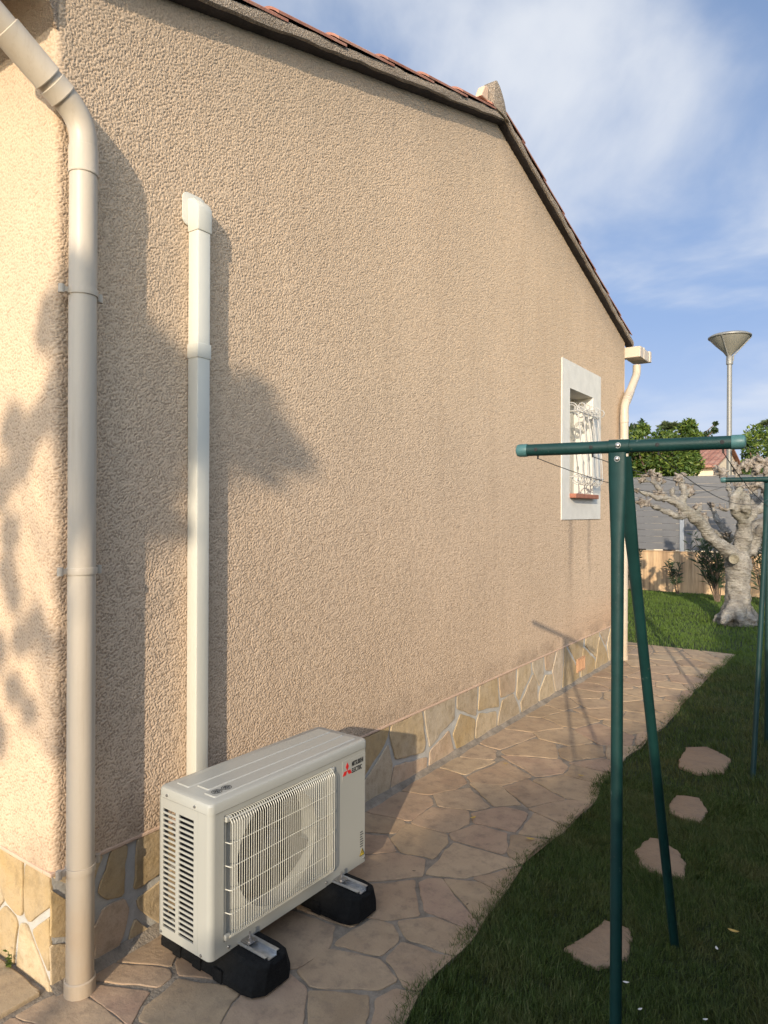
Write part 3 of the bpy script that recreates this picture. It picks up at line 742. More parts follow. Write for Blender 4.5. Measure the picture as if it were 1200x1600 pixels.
q.prism(pr, 1.912, 1.990, lambda a, b, c: (a, c, b)); q.build('elbow', M['duct'], duct, bevel=.007, smooth=True)
q = MB(); q.prism([(b_, a_) for a_, b_ in [(3.057+y_, 1.945+x_) for x_, y_ in RR_(.062, .072, .03)]], .0003, .007, lambda a, b, c: (c, a, b)); q.build('wall_flange', M['duct'], duct, bevel=.003, smooth=True)
# the flange corners are rounded by its bevel

# ------------------------------------------------------------------ air conditioner
AW, AD, AH = .91, .30, .572
ac = empty('air_conditioner', (.478, 1.645, 0), 'ivory outdoor air conditioning unit on two black rubber blocks by the wall', 'air conditioner', rz=R(-1.4))
# local frame: +y along the width, -x towards the wall (front face x=0), z up
AM = Matrix.Translation((.478, 1.645, 0)) @ Matrix.Rotation(R(-1.4), 4, 'Z')
def T(m):
    m.v = [tuple(AM @ Vector(v)) for v in m.v]; return m
B0, B1, LID = .125, .125+AH, .125+AH-.04
def rrect(x0, x1, y0, y1, r, n=5):
    pts = []
    for cx_, cy_, a0 in ((x1-r, y1-r, 0), (x0+r, y1-r, 90), (x0+r, y0+r, 180), (x1-r, y0+r, 270)):
        for k in range(n+1): a = R(a0+90*k/n); pts.append((cx_+r*math.cos(a), cy_+r*math.sin(a)))
    return pts
# front panel: L-shaped wrap with rounded left corner and a rectangular fan opening
fy0, fy1, fz0, fz1 = .062, .672, B0+.045, LID-.022
m = MB(); rr = .022; tk = .012
def fbox(y0, y1, z0, z1, x0=-tk, x1=0.0): m.box((x0, y0, z0), (x1, y1, z1))
fbox(rr, fy0, B0, LID); fbox(fy0, fy1, B0, fz0); fbox(fy0, fy1, fz1, LID); fbox(fy1, AW-.012, B0, LID)
for (yc, sg) in ((rr, -1), (AW-.012, 1)):
    rad = rr if sg < 0 else .012
    N = 8; vs = []; fs = []
    for k in range(N+1):
        a = math.pi/2*k/N; vs += [(-rad+rad*math.cos(a), yc+sg*rad*math.sin(a), B0), (-rad+rad*math.cos(a), yc+sg*rad*math.sin(a), LID)]
    for k in range(N): fs.append((2*k, 2*k+2, 2*k+3, 2*k+1))
    m.add(vs, fs)
m.box((-.07, 0, B0), (-rr, .006, LID)); m.box((-AD, AW-.008, B0), (-.012, AW, LID))
T(m).build('front_panel', M['ac'], ac, smooth=True)
# inset frame around the fan opening
m = MB(); 
for a, b in (((fy0,fz0),(fy0+.012,fz1)),((fy1-.012,fz0),(fy1,fz1)),((fy0+.012,fz0),(fy1-.012,fz0+.012)),((fy0+.012,fz1-.012),(fy1-.012,fz1))):
    m.box((-.022, a[0], a[1]), (-.004, b[0], b[1]))
cyc, czc, rad = (fy0+fy1)/2-.005, (fz0+fz1)/2, .222
N = 64; vs = []; fs = []
hw, hh = (fy1-fy0)/2, (fz1-fz0)/2
for k in range(N):
    a = 2*math.pi*k/N; c, s_ = math.cos(a), math.sin(a); sc_ = min(hw/max(abs(c), 1e-6), hh/max(abs(s_), 1e-6))
    vs += [(-.018, cyc+.005+c*sc_, czc+s_*sc_), (-.018, cyc+c*rad, czc+s_*rad), (-.10, cyc+c*rad*.985, czc+s_*rad*.985)]
for k in range(N):
    a = 3*k; b = 3*((k+1) % N); fs += [(a, b, b+1, a+1), (a+1, b+1, b+2, a+2)]
m.add(vs, fs)
T(m).build('fan_shroud', M['ac'], ac, smooth=True)
# fan
m = MB(); m.lathe((0,0,0), [(.0,.02),(.045,.02),(.06,.008),(.06,-.05)], 24, M=Matrix.Rotation(R(90), 3, 'Y'))
vs0 = []
for b in range(3):
    a0 = b*2*math.pi/3+.5; vs = []; fs = []
    for i in range(9):
        t = i/8
        for j in range(7):
            r_ = .055+.155*j/6; a = a0+t*1.55-.25*(j/6); vs.append((-.075+.06*(t-.5)*(1)-.0, math.cos(a)*r_, math.sin(a)*r_))
    for i in range(8):
        for j in range(6): q0 = i*7+j; fs.append((q0, q0+1, q0+8, q0+7))
    m.add(vs, fs)
m.v = [(v[0]-(0 if False else .0), v[1]+cyc, v[2]+czc) for v in m.v]
m.v = [(v[0] if v[0] < -.02 else v[0]-.05, v[1], v[2]) for v in m.v]
T(m).build('fan', M['fan'], ac, smooth=True, fixn=False)
# inside: base pan, coil, divider
m = MB(); m.box((-AD+.004, .006, B0+.001), (-.013, AW-.009, B0+.012)); T(m).build('base_pan', M['ac'], ac)
m = MB(); m.box((-AD+.012, .135, B0+.014), (-AD+.045, AW-.03, LID-.006)); m.box((-.20, .16, B0+.014), (-.19, AW-.03, LID-.006))
T(m).build('coil', M['coil'], ac)
m = MB(); m.box((-AD+.05, .70, B0+.014), (-.016, .71, LID-.006)); m.box((-AD+.0455, .04, LID-.012), (-.016, .69, LID-.006)); m.box((-AD+.108,.022,B0+.014),(-.055,.026,LID-.014)); m.box((-AD+.108,.010,B0+.014),(-AD+.113,.13,LID-.014)); T(m).build('divider_liner', M['dark'], ac)  # partition, plus dark plates added to stand in for shade behind the slots
m = MB(); m.box((-AD, .0, B0), (-AD+.006, .035, LID)); m.box((-AD, .10, B0), (-AD+.006, .15, LID)); m.box((-AD, AW-.06, B0), (-AD+.006, AW-.008, LID)); m.box((-AD, .035, LID-.03), (-AD+.006, AW-.06, LID)); m.box((-AD, .035, B0), (-AD+.006, AW-.06, B0+.03))
T(m).build('rear_frame', M['ac'], ac)
# left side grille: two columns of slots
m = MB(); X0, X1 = -AD, -.0705; cA = (-AD+.022, -AD+.098); cB = (-AD+.118, -AD+.205); sz0, sz1 = B0+.035, LID-.035; NS = 23; ph = (sz1-sz0)/NS
for a, b in ((X0, cA[0]), (cA[1], cB[0]), (cB[1], X1)): m.box((a, .0, B0+.0), (b, .006, LID))
for a, b in (cA, cB):
    m.box((a, .0, B0), (b, .006, sz0)); m.box((a, .0, sz1), (b, .006, LID))
    for i in range(NS):
        z = sz0+i*ph; m.add([(a,.0,z+ph*.60),(b,.0,z+ph*.58),(b,.0,z+ph),(a,.0,z+ph),(a,.003,z+ph*.60),(b,.003,z+ph*.60),(b,.003,z+ph*1.0),(a,.003,z+ph*1.0)], [(0,1,2,3),(4,5,6,7),(0,1,5,4),(3,2,6,7)])
T(m).build('side_grille', M['ac'], ac)
# lid with raised ribs
m = MB(); pts = rrect(-AD-.004, .004, -.004, AW+.004, .022)
n = len(pts); rings = [(0, LID-.001), (0, LID+.027), (.004, LID+.035), (.012, LID+.040)]
vs = []; cxm, cym = -AD/2, AW/2
for d_, z in rings:
    for a, b in pts:
        vs.append((a-math.copysign(min(d_, abs(a-cxm)), a-cxm), b-math.copysign(min(d_, abs(b-cym)), b-cym), z))
fs = [tuple((len(rings)-1)*n+k for k in range(n))]
for q_ in range(len(rings)-1): fs += [(q_*n+k, q_*n+(k+1) % n, (q_+1)*n+(k+1) % n, (q_+1)*n+k) for k in range(n)]
fs.append(tuple(reversed(range(n))))
m.add(vs, fs); lid = T(m).build('lid', M['ac'], ac, smooth=True, angle=30)
m = MB()
for (a, b, s0) in ((-.262,-.185,.045),(-.178,-.105,.075),(-.098,-.032,.045)):
    z = B1-.0005; p = rrect(a, b, s0, AW-.04, .006, 3); nn = len(p)
    vs = [(x, y, z) for x, y in p]+[(x-math.copysign(.0035, x-(a+b)/2), y-math.copysign(.0035, y-.45), z+.0045) for x, y in p]
    m.add(vs, [tuple(nn+k for k in range(nn))]+[(k, (k+1) % nn, nn+(k+1) % nn, nn+k) for k in range(nn)])
T(m).build('lid_rib', M['ac'], lid, smooth=True, angle=25)
m = MB(); z = B1+.0045
for cc in (.082, .128):
    m.tube([(-.066+.018*math.cos(a), cc+.02*math.sin(a), z) for a in [2*math.pi*k/24 for k in range(24)]], .0011, 5, closed=True)
    m.tube([(-.066+.011*math.cos(a), cc+.012*math.sin(a), z) for a in [2*math.pi*k/20 for k in range(20)]], .0008, 5, closed=True)
    for k in range(5): a = k*1.257+cc*9; m.tube([(-.066+.003*math.cos(a), cc+.003*math.sin(a), z), (-.066+.014*math.cos(a+.5), cc+.015*math.sin(a+.5), z)], .0016, 5)
T(m).build('lid_mark', M['black'], lid)
m = MB(); m.box((-AD+.02,-.0015,LID-.0035),(-.024,.0,LID-.0012)); m.box((-.001,.024,LID-.0035),(.0012,AW-.014,LID-.0012)); T(m).build('lid_seam', M['coil'], ac)
# fan guard wires
m = MB(); gx_ = .026; gy0, gy1, gz0, gz1 = fy0+.008, fy1-.004, fz0+.006, fz1-.004; NW = 50
for i in range(NW):
    y = gy0+.010+(gy1-gy0-.024)*i/(NW-1); e = .020
    m.tube([(-.004, y, gz1-.003), (.006, y, gz1-.002), (gx_-.004, y, gz1-e), (gx_, y, gz1-e-.008), (gx_, y, gz0+e+.008), (gx_-.004, y, gz0+e), (.006, y, gz0+.002), (-.004, y, gz0+.002)], .00155, 5)
for k in range(6):
    z = gz0+.012+(gz1-gz0-.024)*k/5; e = .018
    xo = gx_-.003 if 0 < k < 5 else .010
    m.tube([(-.004, gy0+.002, z), (.004, gy0+.003, z), (xo-.004, gy0+.006, z), (xo, gy0+.012, z), (xo, gy1-e-.004, z), (xo-.004, gy1-e*.5, z), (.0, gy1, z)], .0020, 6)
m.tube([(.016,gy0+.012,gz1-.010),(.016,gy1-.01,gz1-.010)], .002, 5); m.tube([(.016,gy0+.012,gz0+.010),(.016,gy1-.01,gz0+.010)], .002, 5)
fg = T(m).build('fan_guard', M['ac_wire'], ac, smooth=True)
m = MB()
for y, z in ((gy0+.008, gz1-.012), (gy1-.006, gz1-.008), (gy0+.006, gz0+.010), (gy1-.01, gz0+.01)):
    m = MB(); m.box((-.004, y-.012, z-.010), (.010, y+.012, z+.010)); T(m).build('guard_clip', M['ac'], fg, bevel=.003)
m = MB()
def disc(x, y, z, r_, ax='x'):
    m = MB()
    Mx = Matrix.Rotation(R(90), 3, 'Y') if ax == 'x' else Matrix.Rotation(R(90), 3, 'X')
    m.lathe((x,y,z), [(0,.0025),(r_*.8,.0025),(r_,.0),(r_,-.002)] if ax == 'x' else [(0,.0025),(r_*.8,.0025),(r_,0),(r_,-.002)], 10, M=Mx)
    T(m).build('screw', M['screw'], ac)
disc(.001, .085, B0+.018, .006); disc(.001, .63, B0+.018, .006); disc(.001, AW-.02, B0+.02, .005)
for x, z in ((-AD+.05, LID+.012), (-.085, LID+.012), (-AD+.012, B0+.012), (-.05, B0+.01)):
    disc(x, -.005 if z > B0+.1 else -.001, z, .006, 'y')
# badge: three red diamonds and lettering
def text_mesh(txt, size, name, mat, parent, Mloc, squeeze=1.0, bold=.0):
    cu = bpy.data.curves.new(name, 'FONT'); cu.body = txt; cu.size = size; cu.offset = bold; cu.extrude = .0004; cu.space_line = .8
    tmp = bpy.data.objects.new(name+'_src', cu); COL.objects.link(tmp); bpy.context.view_layer.update()
    me = bpy.data.meshes.new_from_object(tmp.evaluated_get(bpy.context.evaluated_depsgraph_get()))
    bpy.data.objects.remove(tmp); me.name = name
    me.transform(Mloc @ Matrix.Diagonal((squeeze, 1, 1, 1))); me.materials.clear(); me.materials.append(mat)
    o = bpy.data.objects.new(name, me); COL.objects.link(o); par(o, parent); return o
m = MB(); m.box((.0, .735, LID-.108), (.0012, AW-.010, LID-.022)); badge = T(m).build('badge', M['ac'], ac)
def fl_(y, z, x=.0020): # text plane facing +x: text x-> +y, text y -> +z
    return AM @ Matrix(((0,0,1,x),(1,0,0,y),(0,1,0,z),(0,0,0,1)))
m = MB(); cy_, cz_ = .768, LID-.070; L = .021
for a0 in (90, 210, 330):
    a = R(a0); d1 = Vector((math.cos(a), math.sin(a))); pn = Vector((-d1.y, d1.x)); far = d1*L*1.75
    p = [Vector((0,0)), d1*L*.87+pn*L*.5, far, d1*L*.87-pn*L*.5]
    m.add([(.0022, cy_+q_.x, cz_+q_.y) for q_ in p]+[(.0008, cy_+q_.x, cz_+q_.y) for q_ in p], [(0,1,2,3),(4,5,6,7),(0,1,5,4),(1,2,6,5),(2,3,7,6),(3,0,4,7)])
T(m).build('emblem', M['red'], badge)
text_mesh('MITSUBISHI', .030, 'lettering', M['black'], badge, fl_(AW-.110, LID-.060), .55, .0006)
text_mesh('ELECTRIC', .030, 'lettering', M['black'], badge, fl_(AW-.110, LID-.090), .56, .0006)
m = MB(); 
lb = MB()
for i in range(7): lb.box((.0004, AW-.046, B0+.078+i*.011), (.0010, AW-.046+.026*random.uniform(.6,1), B0+.078+i*.011+.005))
T(lb).build('label', M['coil'], ac)
m = MB(); wy, wz = AW-.032, B0+.038; m.add([(.0014,wy-.017,wz),(.0014,wy+.017,wz),(.0014,wy,wz+.031),(.0,wy-.017,wz),(.0,wy+.017,wz),(.0,wy,wz+.031)], [(0,1,2),(3,4,5),(0,1,4,3),(1,2,5,4),(2,0,3,5)])
ws = T(m).build('warning_sign', M['yellow'], ac)
m = MB()
for a, b in (((wy-.017,wz),(wy+.017,wz)),((wy+.017,wz),(wy,wz+.031)),((wy,wz+.031),(wy-.017,wz))): m.tube([(.0018,a[0],a[1]),(.0018,b[0],b[1])], .0011, 5)
m.tube([(.0018,wy+.003,wz+.021),(.0018,wy-.004,wz+.013),(.0018,wy+.003,wz+.014),(.0018,wy-.002,wz+.005)], .0012, 4)
T(m).build('warning_mark', M['black'], ws)
# rubber support blocks with rails
for yc in (.165, .70):
    m = MB(); x0, x1 = -AD-.09, .175; zt_ = B0-.016; wb, wt_ = .108, .082
    st = []
    secs = [(x0, .80), (x0+.02, 1.0), (x1-.075, 1.0), (x1-.03, .90), (x1, .55)]
    prof = []
    def sec(x, s):   # trapezoid section with chamfered top
        return [(x, yc-wb*s, .004), (x, yc-wb*s, .03), (x, yc-wt_*s, zt_-.012), (x, yc-wt_*s+.012, zt_), (x, yc-.026, zt_), (x, yc-.026, zt_-.012), (x, yc+.026, zt_-.012), (x, yc+.026, zt_), (x, yc+wt_*s-.012, zt_), (x, yc+wt_*s, zt_-.012), (x, yc+wb*s, .03), (x, yc+wb*s, .004)]
    vs = []
    for x, s in secs: vs += sec(x, s)
    n = 12; fs = [tuple(range(n)), tuple((len(secs)-1)*n+k for k in range(n))]
    for j in range(len(secs)-1):
        for k in range(n): l = (k+1) % n; fs.append((j*n+k, j*n+l, (j+1)*n+l, (j+1)*n+k))
    m.add(vs, fs)
    for xx in (x0+.10, x0+.22, x0+.34):
        for sg in (-1, 1): m.box((xx, yc+sg*wb*1.02-.004, .002), (xx+.05, yc+sg*wb*1.02+.004, .05))
    for k in range(len(m.v)):
        v = m.v[k]; m.v[k] = (v[0], v[1], v[2]+.018)
    blk = T(m).build('support_block', M['rubber'], ac, bevel=.004)
    m = MB(); zr = zt_+.018
    for a, b, c0_, c1_ in ((-.024,-.021,-.012,.006),(.021,.024,-.012,.006),(-.021,.021,-.0115,-.009),(-.036,-.024,.004,.007),(.024,.036,.004,.007)):
        m.box((x0+.04, yc+a, zr+c0_), (x1-.028, yc+b, zr+c1_))
    T(m).build('rail', M['zinc'], blk)
    m = MB(); bx_ = .028
    m.box((bx_-.035, yc-.022, zr+.008), (bx_+.018, yc+.022, zr+.011)); m.lathe((bx_, yc, zr+.011), [(0,.003),(.015,.003),(.015,0)], 16); m.lathe((bx_, yc, zr+.014), [(.009,0),(.009,.009),(0,.009)], 6); m.lathe((bx_, yc, zr+.02), [(.0042,0),(.0042,.022),(0,.022)], 10)
    T(m).build('bolt', M['chrome'], blk, smooth=True)

# ------------------------------------------------------------------ clothesline T frames
def tframe(label, x, y, z, sgn, tl, tr, skew):
    root = empty('clothesline_stand', (x, y, 0), label, 'clothesline stand', 'T shaped stands of the clothesline')
    # local coordinates then baked to world position
    L = Vector((x+tl[0], y+tl[1], z)); Rr = Vector((x+tr[0], y+tr[1], z)); ax = (Rr-L).normalized()
    m = MB(); m.tube([L, Rr], .0195, 20); bar = m.build('crossbar', M['green'], root, smooth=True)
    for p, s in ((L, -1), (Rr, 1)):
        m = MB(); Mx = (ax*s).to_track_quat('Z','Y').to_matrix(); m.lathe(p-ax*s*.024, [(.0205,0),(.0212,.002),(.0212,.026),(.0185,.034),(.010,.038),(0,.038)], 20, M=Mx); m.build('end_cap', M['cap'], bar, smooth=True)
    holes = []
    for t in (.09, .36, .66, .93):
        m = MB(); p = L.lerp(Rr, t); holes.append(p); Mx = Vector((0,-sgn,0)).to_track_quat('Z','Y').to_matrix(); m.lathe(p+Vector((0,-.0188*1,0)), [(0,.002),(.0035,.002),(.006,.0012),(.0065,-.002)], 12, M=Matrix.Rotation(R(90),3,'X'))
        m.tube([p+Vector((0,0,-.017)), p+Vector((0,0,-.030))], .003, 6)
        m.build('eyelet', M['dark'], bar, smooth=True)
    # upright, flattened near the top where it is bolted to the bar
    c = Vector((x, y, z))
    def flat_tube(pts, rads, name):
        mm = MB(); seg = 20; vs = []
        for p, (rx, ry) in zip(pts, rads):
            for k in range(seg): a = 2*math.pi*k/seg; vs.append(Vector(p)+Vector((math.cos(a)*rx, math.sin(a)*ry, 0)))
        fs = []
        for i in range(len(pts)-1):
            for k in range(seg): l = (k+1) % seg; fs.append((i*seg+k, i*seg+l, (i+1)*seg+l, (i+1)*seg+k))
        fs += [tuple(range(seg)), tuple((len(pts)-1)*seg+k for k in range(seg))]
        mm.add(vs, fs); return mm.build(name, M['green'], root, smooth=True)
    up = flat_tube([(x,y-sgn*.012,-.1),(x,y-sgn*.012,1.25),(x,y-sgn*.014,z-.30),(x,y-sgn*.017,z-.12),(x,y-sgn*.022,z-.02)], [(.0178,.0178),(.0178,.0178),(.020,.016),(.027,.010),(.027,.008)], 'upright')
    foot = Vector((x, y+sgn*.83, -.08)); tp = Vector((x+.004, y+sgn*.022, z-.03)); 
    pts = [foot.lerp(tp, t) for t in (0, .7, .84, .93, 1)]
    flat_tube(pts, [(.0175,.0175),(.0175,.0175),(.019,.016),(.024,.010),(.026,.008)], 'brace_leg')
    # wrap plate around bar and bolts
    m = MB(); Mx = ax.to_track_quat('Z','Y').to_matrix(); m.lathe(c-ax*.030, [(.0197,-.0005),(.0222,.0),(.0222,.060),(.0197,.0605)], 20, M=Mx); m.build('saddle_plate', M['green'], root, smooth=True)
    for dz in (.002, -.040):
        m = MB(); m.lathe((x+.002, y-sgn*(.0225 if dz > -.01 else .030), z+dz), [(.0,.007),(.004,.007),(.0065,.005),(.0075,0),(.0088,.0),(.0088,-.002)], 14, M=Matrix.Rotation(R(90*sgn), 3, 'X'))
        m.build('bolt', M['chrome'], root, smooth=True)
    return holes
h1 = tframe('near green T shaped clothesline stand standing on the lawn edge', 1.776, 2.135, 1.957, 1, (-.311,-.035), (.329,.045), 0)
h2 = tframe('far green T shaped clothesline stand at the right edge of the photo', 1.80, 5.93, 2.015, -1, (-.311,-.02), (.33,.02), 0)
wl_lab = ['dark clothesline wire nearest the house wall', 'dark clothesline wire second from the house wall', 'dark clothesline wire second from the outer bar end', 'dark clothesline wire at the outer end of the bars']
for i, (a, b) in enumerate(zip(h1, h2)):
    a = a+Vector((0,0,-.028)); b = b+Vector((0,0,-.028)); m = MB(); sag = (.10, .06, .16, .20)[i]
    m.tube([a.lerp(b, t/24)+Vector((0,0,-sag*4*(t/24)*(1-t/24))) for t in range(25)], .0014, 6)
    tag(m.build('clothesline_wire', M['wire'], smooth=True), wl_lab[i], 'wire', 'wires of the clothesline')

# ------------------------------------------------------------------ stepping stones
STEP = []
for i, (ol, lab) in enumerate((([(920,780),(945,740),(1010,738),(1085,775),(1062,820),(980,824),(925,803)],'pale stepping stone farthest from the viewer, between the stand leg and lawn edge'),
    ([(888,918),(915,888),(985,898),(1012,940),(990,974),(940,968),(893,943)],'smallest stepping stone just right of the slanting leg of the near stand'),
    ([(783,1066),(830,1023),(860,1028),(915,1063),(942,1100),(936,1153),(880,1144),(800,1113)],'pinkish stepping stone crossed by the slanting leg'),
    ([(563,1372),(640,1328),(690,1283),(765,1308),(778,1350),(757,1402),(670,1433),(600,1404)],'broad pinkish stepping stone nearest the viewer behind the upright'))):
    g_ = [gnd(600+x/2, 800+y/2) for x, y in ol]; n = len(g_); p = []
    for k in range(n):
        a, b = g_[k], g_[(k+1) % n]; m_ = max(2, int((b-a).length/.012))
        for q_ in range(m_):
            c = a.lerp(b, q_/m_); p.append((c.x+.010*noise.noise(Vector((c.x*14, c.y*14, i)))+.006*noise.noise(Vector((c.x*50, c.y*50, i))), c.y+.010*noise.noise(Vector((c.x*14, c.y*14, i+9)))+.006*noise.noise(Vector((c.x*50, c.y*50, i+9)))))
    STEP.append(np.array(p))
    m = MB(); stones(m, [p], lambda a, b, z: (a, b, z+.000), h=.014, bev=.007)
    tag(m.build('stepping_stone', M['step'], smooth=True, angle=50), lab, 'stepping stone', 'stepping stones sunk in the lawn')
def in_poly(px__, py__, P):
    r = np.zeros(len(px__), bool); j = len(P)-1
    for i in range(len(P)):
        c = ((P[i,1] > py__) != (P[j,1] > py__)) & (px__ < (P[j,0]-P[i,0])*(py__-P[i,1])/(P[j,1]-P[i,1]+1e-12)+P[i,0]); r ^= c; j = i
    return r

# ------------------------------------------------------------------ grass
def blades(n, xr, yr, hmin, hmax, wid, keep, fl=1.0):
    pts = np.column_stack((rng.uniform(*xr, n*2), rng.uniform(*yr, n*2)))
    pts = pts[keep(pts[:,0], pts[:,1])][:n]; n = len(pts); x, y = pts[:,0], pts[:,1]
    clump = np.sin(x*5.1+2.3*np.sin(y*3.7))*np.sin(y*4.3+1.7*np.sin(x*6.1))+.6*np.sin(x*17+3*np.sin(y*13))*np.sin(y*19+2*np.sin(x*11))
    h = rng.uniform(hmin, hmax, n)*(1+.3*clump); w_ = rng.uniform(.6, 1.3, n)*wid; a = rng.uniform(0, 2*np.pi, n)
    b = rng.uniform(0, 2*np.pi, n)*.6+1.5*clump; lean = rng.uniform(.1, 1.5, n)*h*fl
    wx, wy = np.cos(a)*w_, np.sin(a)*w_; lx, ly = np.cos(b)*lean, np.sin(b)*lean; z0 = np.full(n, -.012)
    V = np.zeros((n, 5, 3))
    V[:,0] = np.column_stack((x-wx, y-wy, z0)); V[:,1] = np.column_stack((x+wx, y+wy, z0))
    V[:,2] = np.column_stack((x+wx*.8+lx*.35, y+wy*.8+ly*.35, h*.6)); V[:,3] = np.column_stack((x-wx*.8+lx*.35, y-wy*.8+ly*.35, h*.6))
    V[:,4] = np.column_stack((x+lx, y+ly, h)); return V
def keepf(x, y):
    ex = np.interp(y, EK[:,1], EK[:,0]) + .010*np.sin(y*5.3) + .012*np.sin(y*11) - .026
    j = rng.normal(0, .014, len(x))+.014*np.sin(y*37)*np.sin(y*23)-.008
    ok = (x > ex+j) | (y > PATH_END-.02+j)
    ok &= ~((x < 0) & (y < FAR_Y+.05))
    for P_ in STEP: ok &= ~in_poly(x+rng.normal(0, .006, len(x)), y+rng.normal(0, .006, len(x)), P_)
    return ok
V = np.concatenate([blades(16000, (.95, 2.6), (1.2, 5.5), .008, .020, .0011, keepf, 3.5), blades(4000, (.95, 2.6), (1.2, 7), .030, .052, .0013, keepf, .8),
     blades(150000, (.95, 2.6), (1.2, 4.6), .012, .038, .0014, keepf),
     blades(70000, (.95, 3.4), (4.3, 9.6), .014, .040, .0022, keepf),
     blades(70000, (-4.5, 3.6), (9.3, 16.0), .018, .05, .0036, keepf),
     blades(9000, (2.5, 4.2), (-2, 5), .015, .05, .003, keepf)])
n = len(V); mg = bpy.data.meshes.new('grass'); mg.vertices.add(n*5); mg.vertices.foreach_set('co', V.reshape(-1))
base = (np.arange(n)*5)[:,None]; loops = np.concatenate((base+np.array([0,1,2,3]), base+np.array([3,2,4])), axis=1).reshape(-1).astype(np.int32)
mg.loops.add(n*7); mg.loops.foreach_set('vertex_index', loops); mg.polygons.add(n*2)
mg.polygons.foreach_set('loop_start', np.column_stack((np.arange(n)*7, np.arange(n)*7+4)).reshape(-1).astype(np.int32))
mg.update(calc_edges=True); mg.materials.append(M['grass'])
go = bpy.data.objects.new('grass', mg); COL.objects.link(go)
tag(go, 'short green lawn grass beside the flagstone path', 'grass', kind='stuff')

# ------------------------------------------------------------------ foliage helper
def leaf_cloud(mb, centers, per, size, aspect=2.2, droop=.3):
    for (c, r) in centers:
        c = Vector(c); r = Vector(r) if hasattr(r, '__len__') else Vector((r,r,r))
        for _ in range(per):
            d = Vector((random.gauss(0,1), random.gauss(0,1), random.gauss(0,1))).normalized()*(random.random()**.45)
            p = c+Vector((d.x*r.x, d.y*r.y, d.z*r.z)); s = size*random.uniform(.6, 1.25)
            ax = (d*.8+Vector((random.uniform(-1,1), random.uniform(-1,1), random.uniform(-.8,.8)))).normalized()
            sd = ax.cross(Vector((random.uniform(-1,1), random.uniform(-1,1), random.uniform(-1,1)))).normalized()*s/aspect*.5; e = ax*s; nrm = ax.cross(sd).normalized()*s*.12
            mb.add([p-e*.5, p+sd-nrm, p+e*.5, p-sd-nrm], [(0,1,2),(0,2,3)])
def branches(mb, base, targets, r0, r1=.012):
    base = Vector(base)
    for t in targets:
        t = Vector(t); mid = base.lerp(t, .5)+Vector((random.uniform(-.1,.1), random.uniform(-.1,.1), .08*(t-base).length))
        mb.tube([base, base.lerp(mid, .6), mid, t], [r0, r0*.75, r0*.5, r1], 7)

# ------------------------------------------------------------------ low wall, fence
FY = 16.2
m = MB(); m.box((-9, FY, -.1), (9, FY+.2, .875)); m.box((-9, FY-.01, .875), (9, FY+.21, .90))
tag(m.build('boundary_wall', M['lowwall'], bevel=.01), 'low ochre rendered boundary wall below the grey fence', 'wall')
fence = empty('privacy_fence', (0, FY+.1, .9), 'grey horizontal board privacy fence on top of the ochre wall', 'fence')
pxs = [-8.6, -6.8, -5.0, -3.2, -1.45, .35+.0, 2.15, 3.95, 5.75, 7.55]
xp = hit(1066, 800, 1, FY+.08).x; off = xp-min(pxs, key=lambda a: abs(a-xp)); pxs = [a+off for a in pxs]
for a in pxs:
    m = MB(); m.box((a-.045, FY+.03, .90), (a+.045, FY+.13, 2.57)); m.build('fence_post', M['fence_post'], fence, bevel=.006)
for a, b in zip(pxs[:-1], pxs[1:]):
    m = MB()
    for k in range(11):
        z = .93+k*.148; m.box((a+.046, FY+.065, z), (b-.046, FY+.095, z+.1445))
    m.box((a+.046, FY+.06, .93+11*.148), (b-.046, FY+.10, .93+11*.148+.02)); m.build('board_panel', M['fence'], fence, bevel=.003)

# ------------------------------------------------------------------ pollarded tree
TD = 10.8
def t7(x, y, dd=0.0): return atd(950+x/4.212, 640+y/4.212, TD+dd)
tree = empty('pollarded_tree', tuple(gnd(1152, 972)), 'leafless pollarded tree with pale trunk and knobbly limbs on the lawn', 'tree')
pc = 10.8/1063/4.212     # metres per zoomed pixel
tb = MB()
def limb(pts, radii):
    P = [t7(*p) for p in pts]; Q = []; RR = []
    for i in range(len(P)-1):
        for k in range(4):
            t = k/4; a = P[max(i-1,0)]; b = P[i]; c = P[i+1]; d_ = P[min(i+2, len(P)-1)]
            Q.append(.5*((2*b)+(c-a)*t+(2*a-5*b+4*c-d_)*t*t+(3*b-3*c+d_-a)*t**3)); RR.append(radii[i]+(radii[i+1]-radii[i])*t)
    Q.append(P[-1]); RR.append(radii[-1])
    RR = [r*pc*.86*(1+.16*noise.noise(q_*3.3)+.10*noise.noise(q_*9)) for r, q_ in zip(RR, Q)]
    tb.tube(Q, RR, 14); return Q
limb([(850,1420),(850,1370),(850,1300),(855,1180),(858,1080),(862,1000),(858,940)], [150,112,95,90,92,97,80])
for dx, dd in ((-150,.1),(-95,-.35),(20,-.45),(110,-.25),(160,.1),(60,.4),(-60,.4)):
    limb([(850+dx*.25,1290,dd*.3),(850+dx*.65,1360,dd*.7),(850+dx*1.1,1402,dd*1.15)], [50,42,16])
limb([(835,985),(790,930,-.05),(730,885,-.1),(670,830,-.15),(610,750,-.2),(555,700,-.25),(500,660,-.25)], [70,60,50,44,43,42,38])
limb([(520,690,-.25),(450,700,-.3),(400,680,-.3),(340,655,-.35),(280,630,-.4),(215,617,-.45)], [30,24,20,18,17,15])
limb([(500,660,-.25),(450,615,-.3),(390,588,-.3),(320,580,-.35),(250,555,-.35),(180,530,-.4)], [34,27,22,20,18,15])
limb([(390,588,-.3),(340,530,-.25),(310,490,-.2),(265,470,-.2),(220,468,-.2)], [24,22,19,16,14])
limb([(310,490,-.2),(300,450,-.1),(285,425,-.1)], [17,16,13])
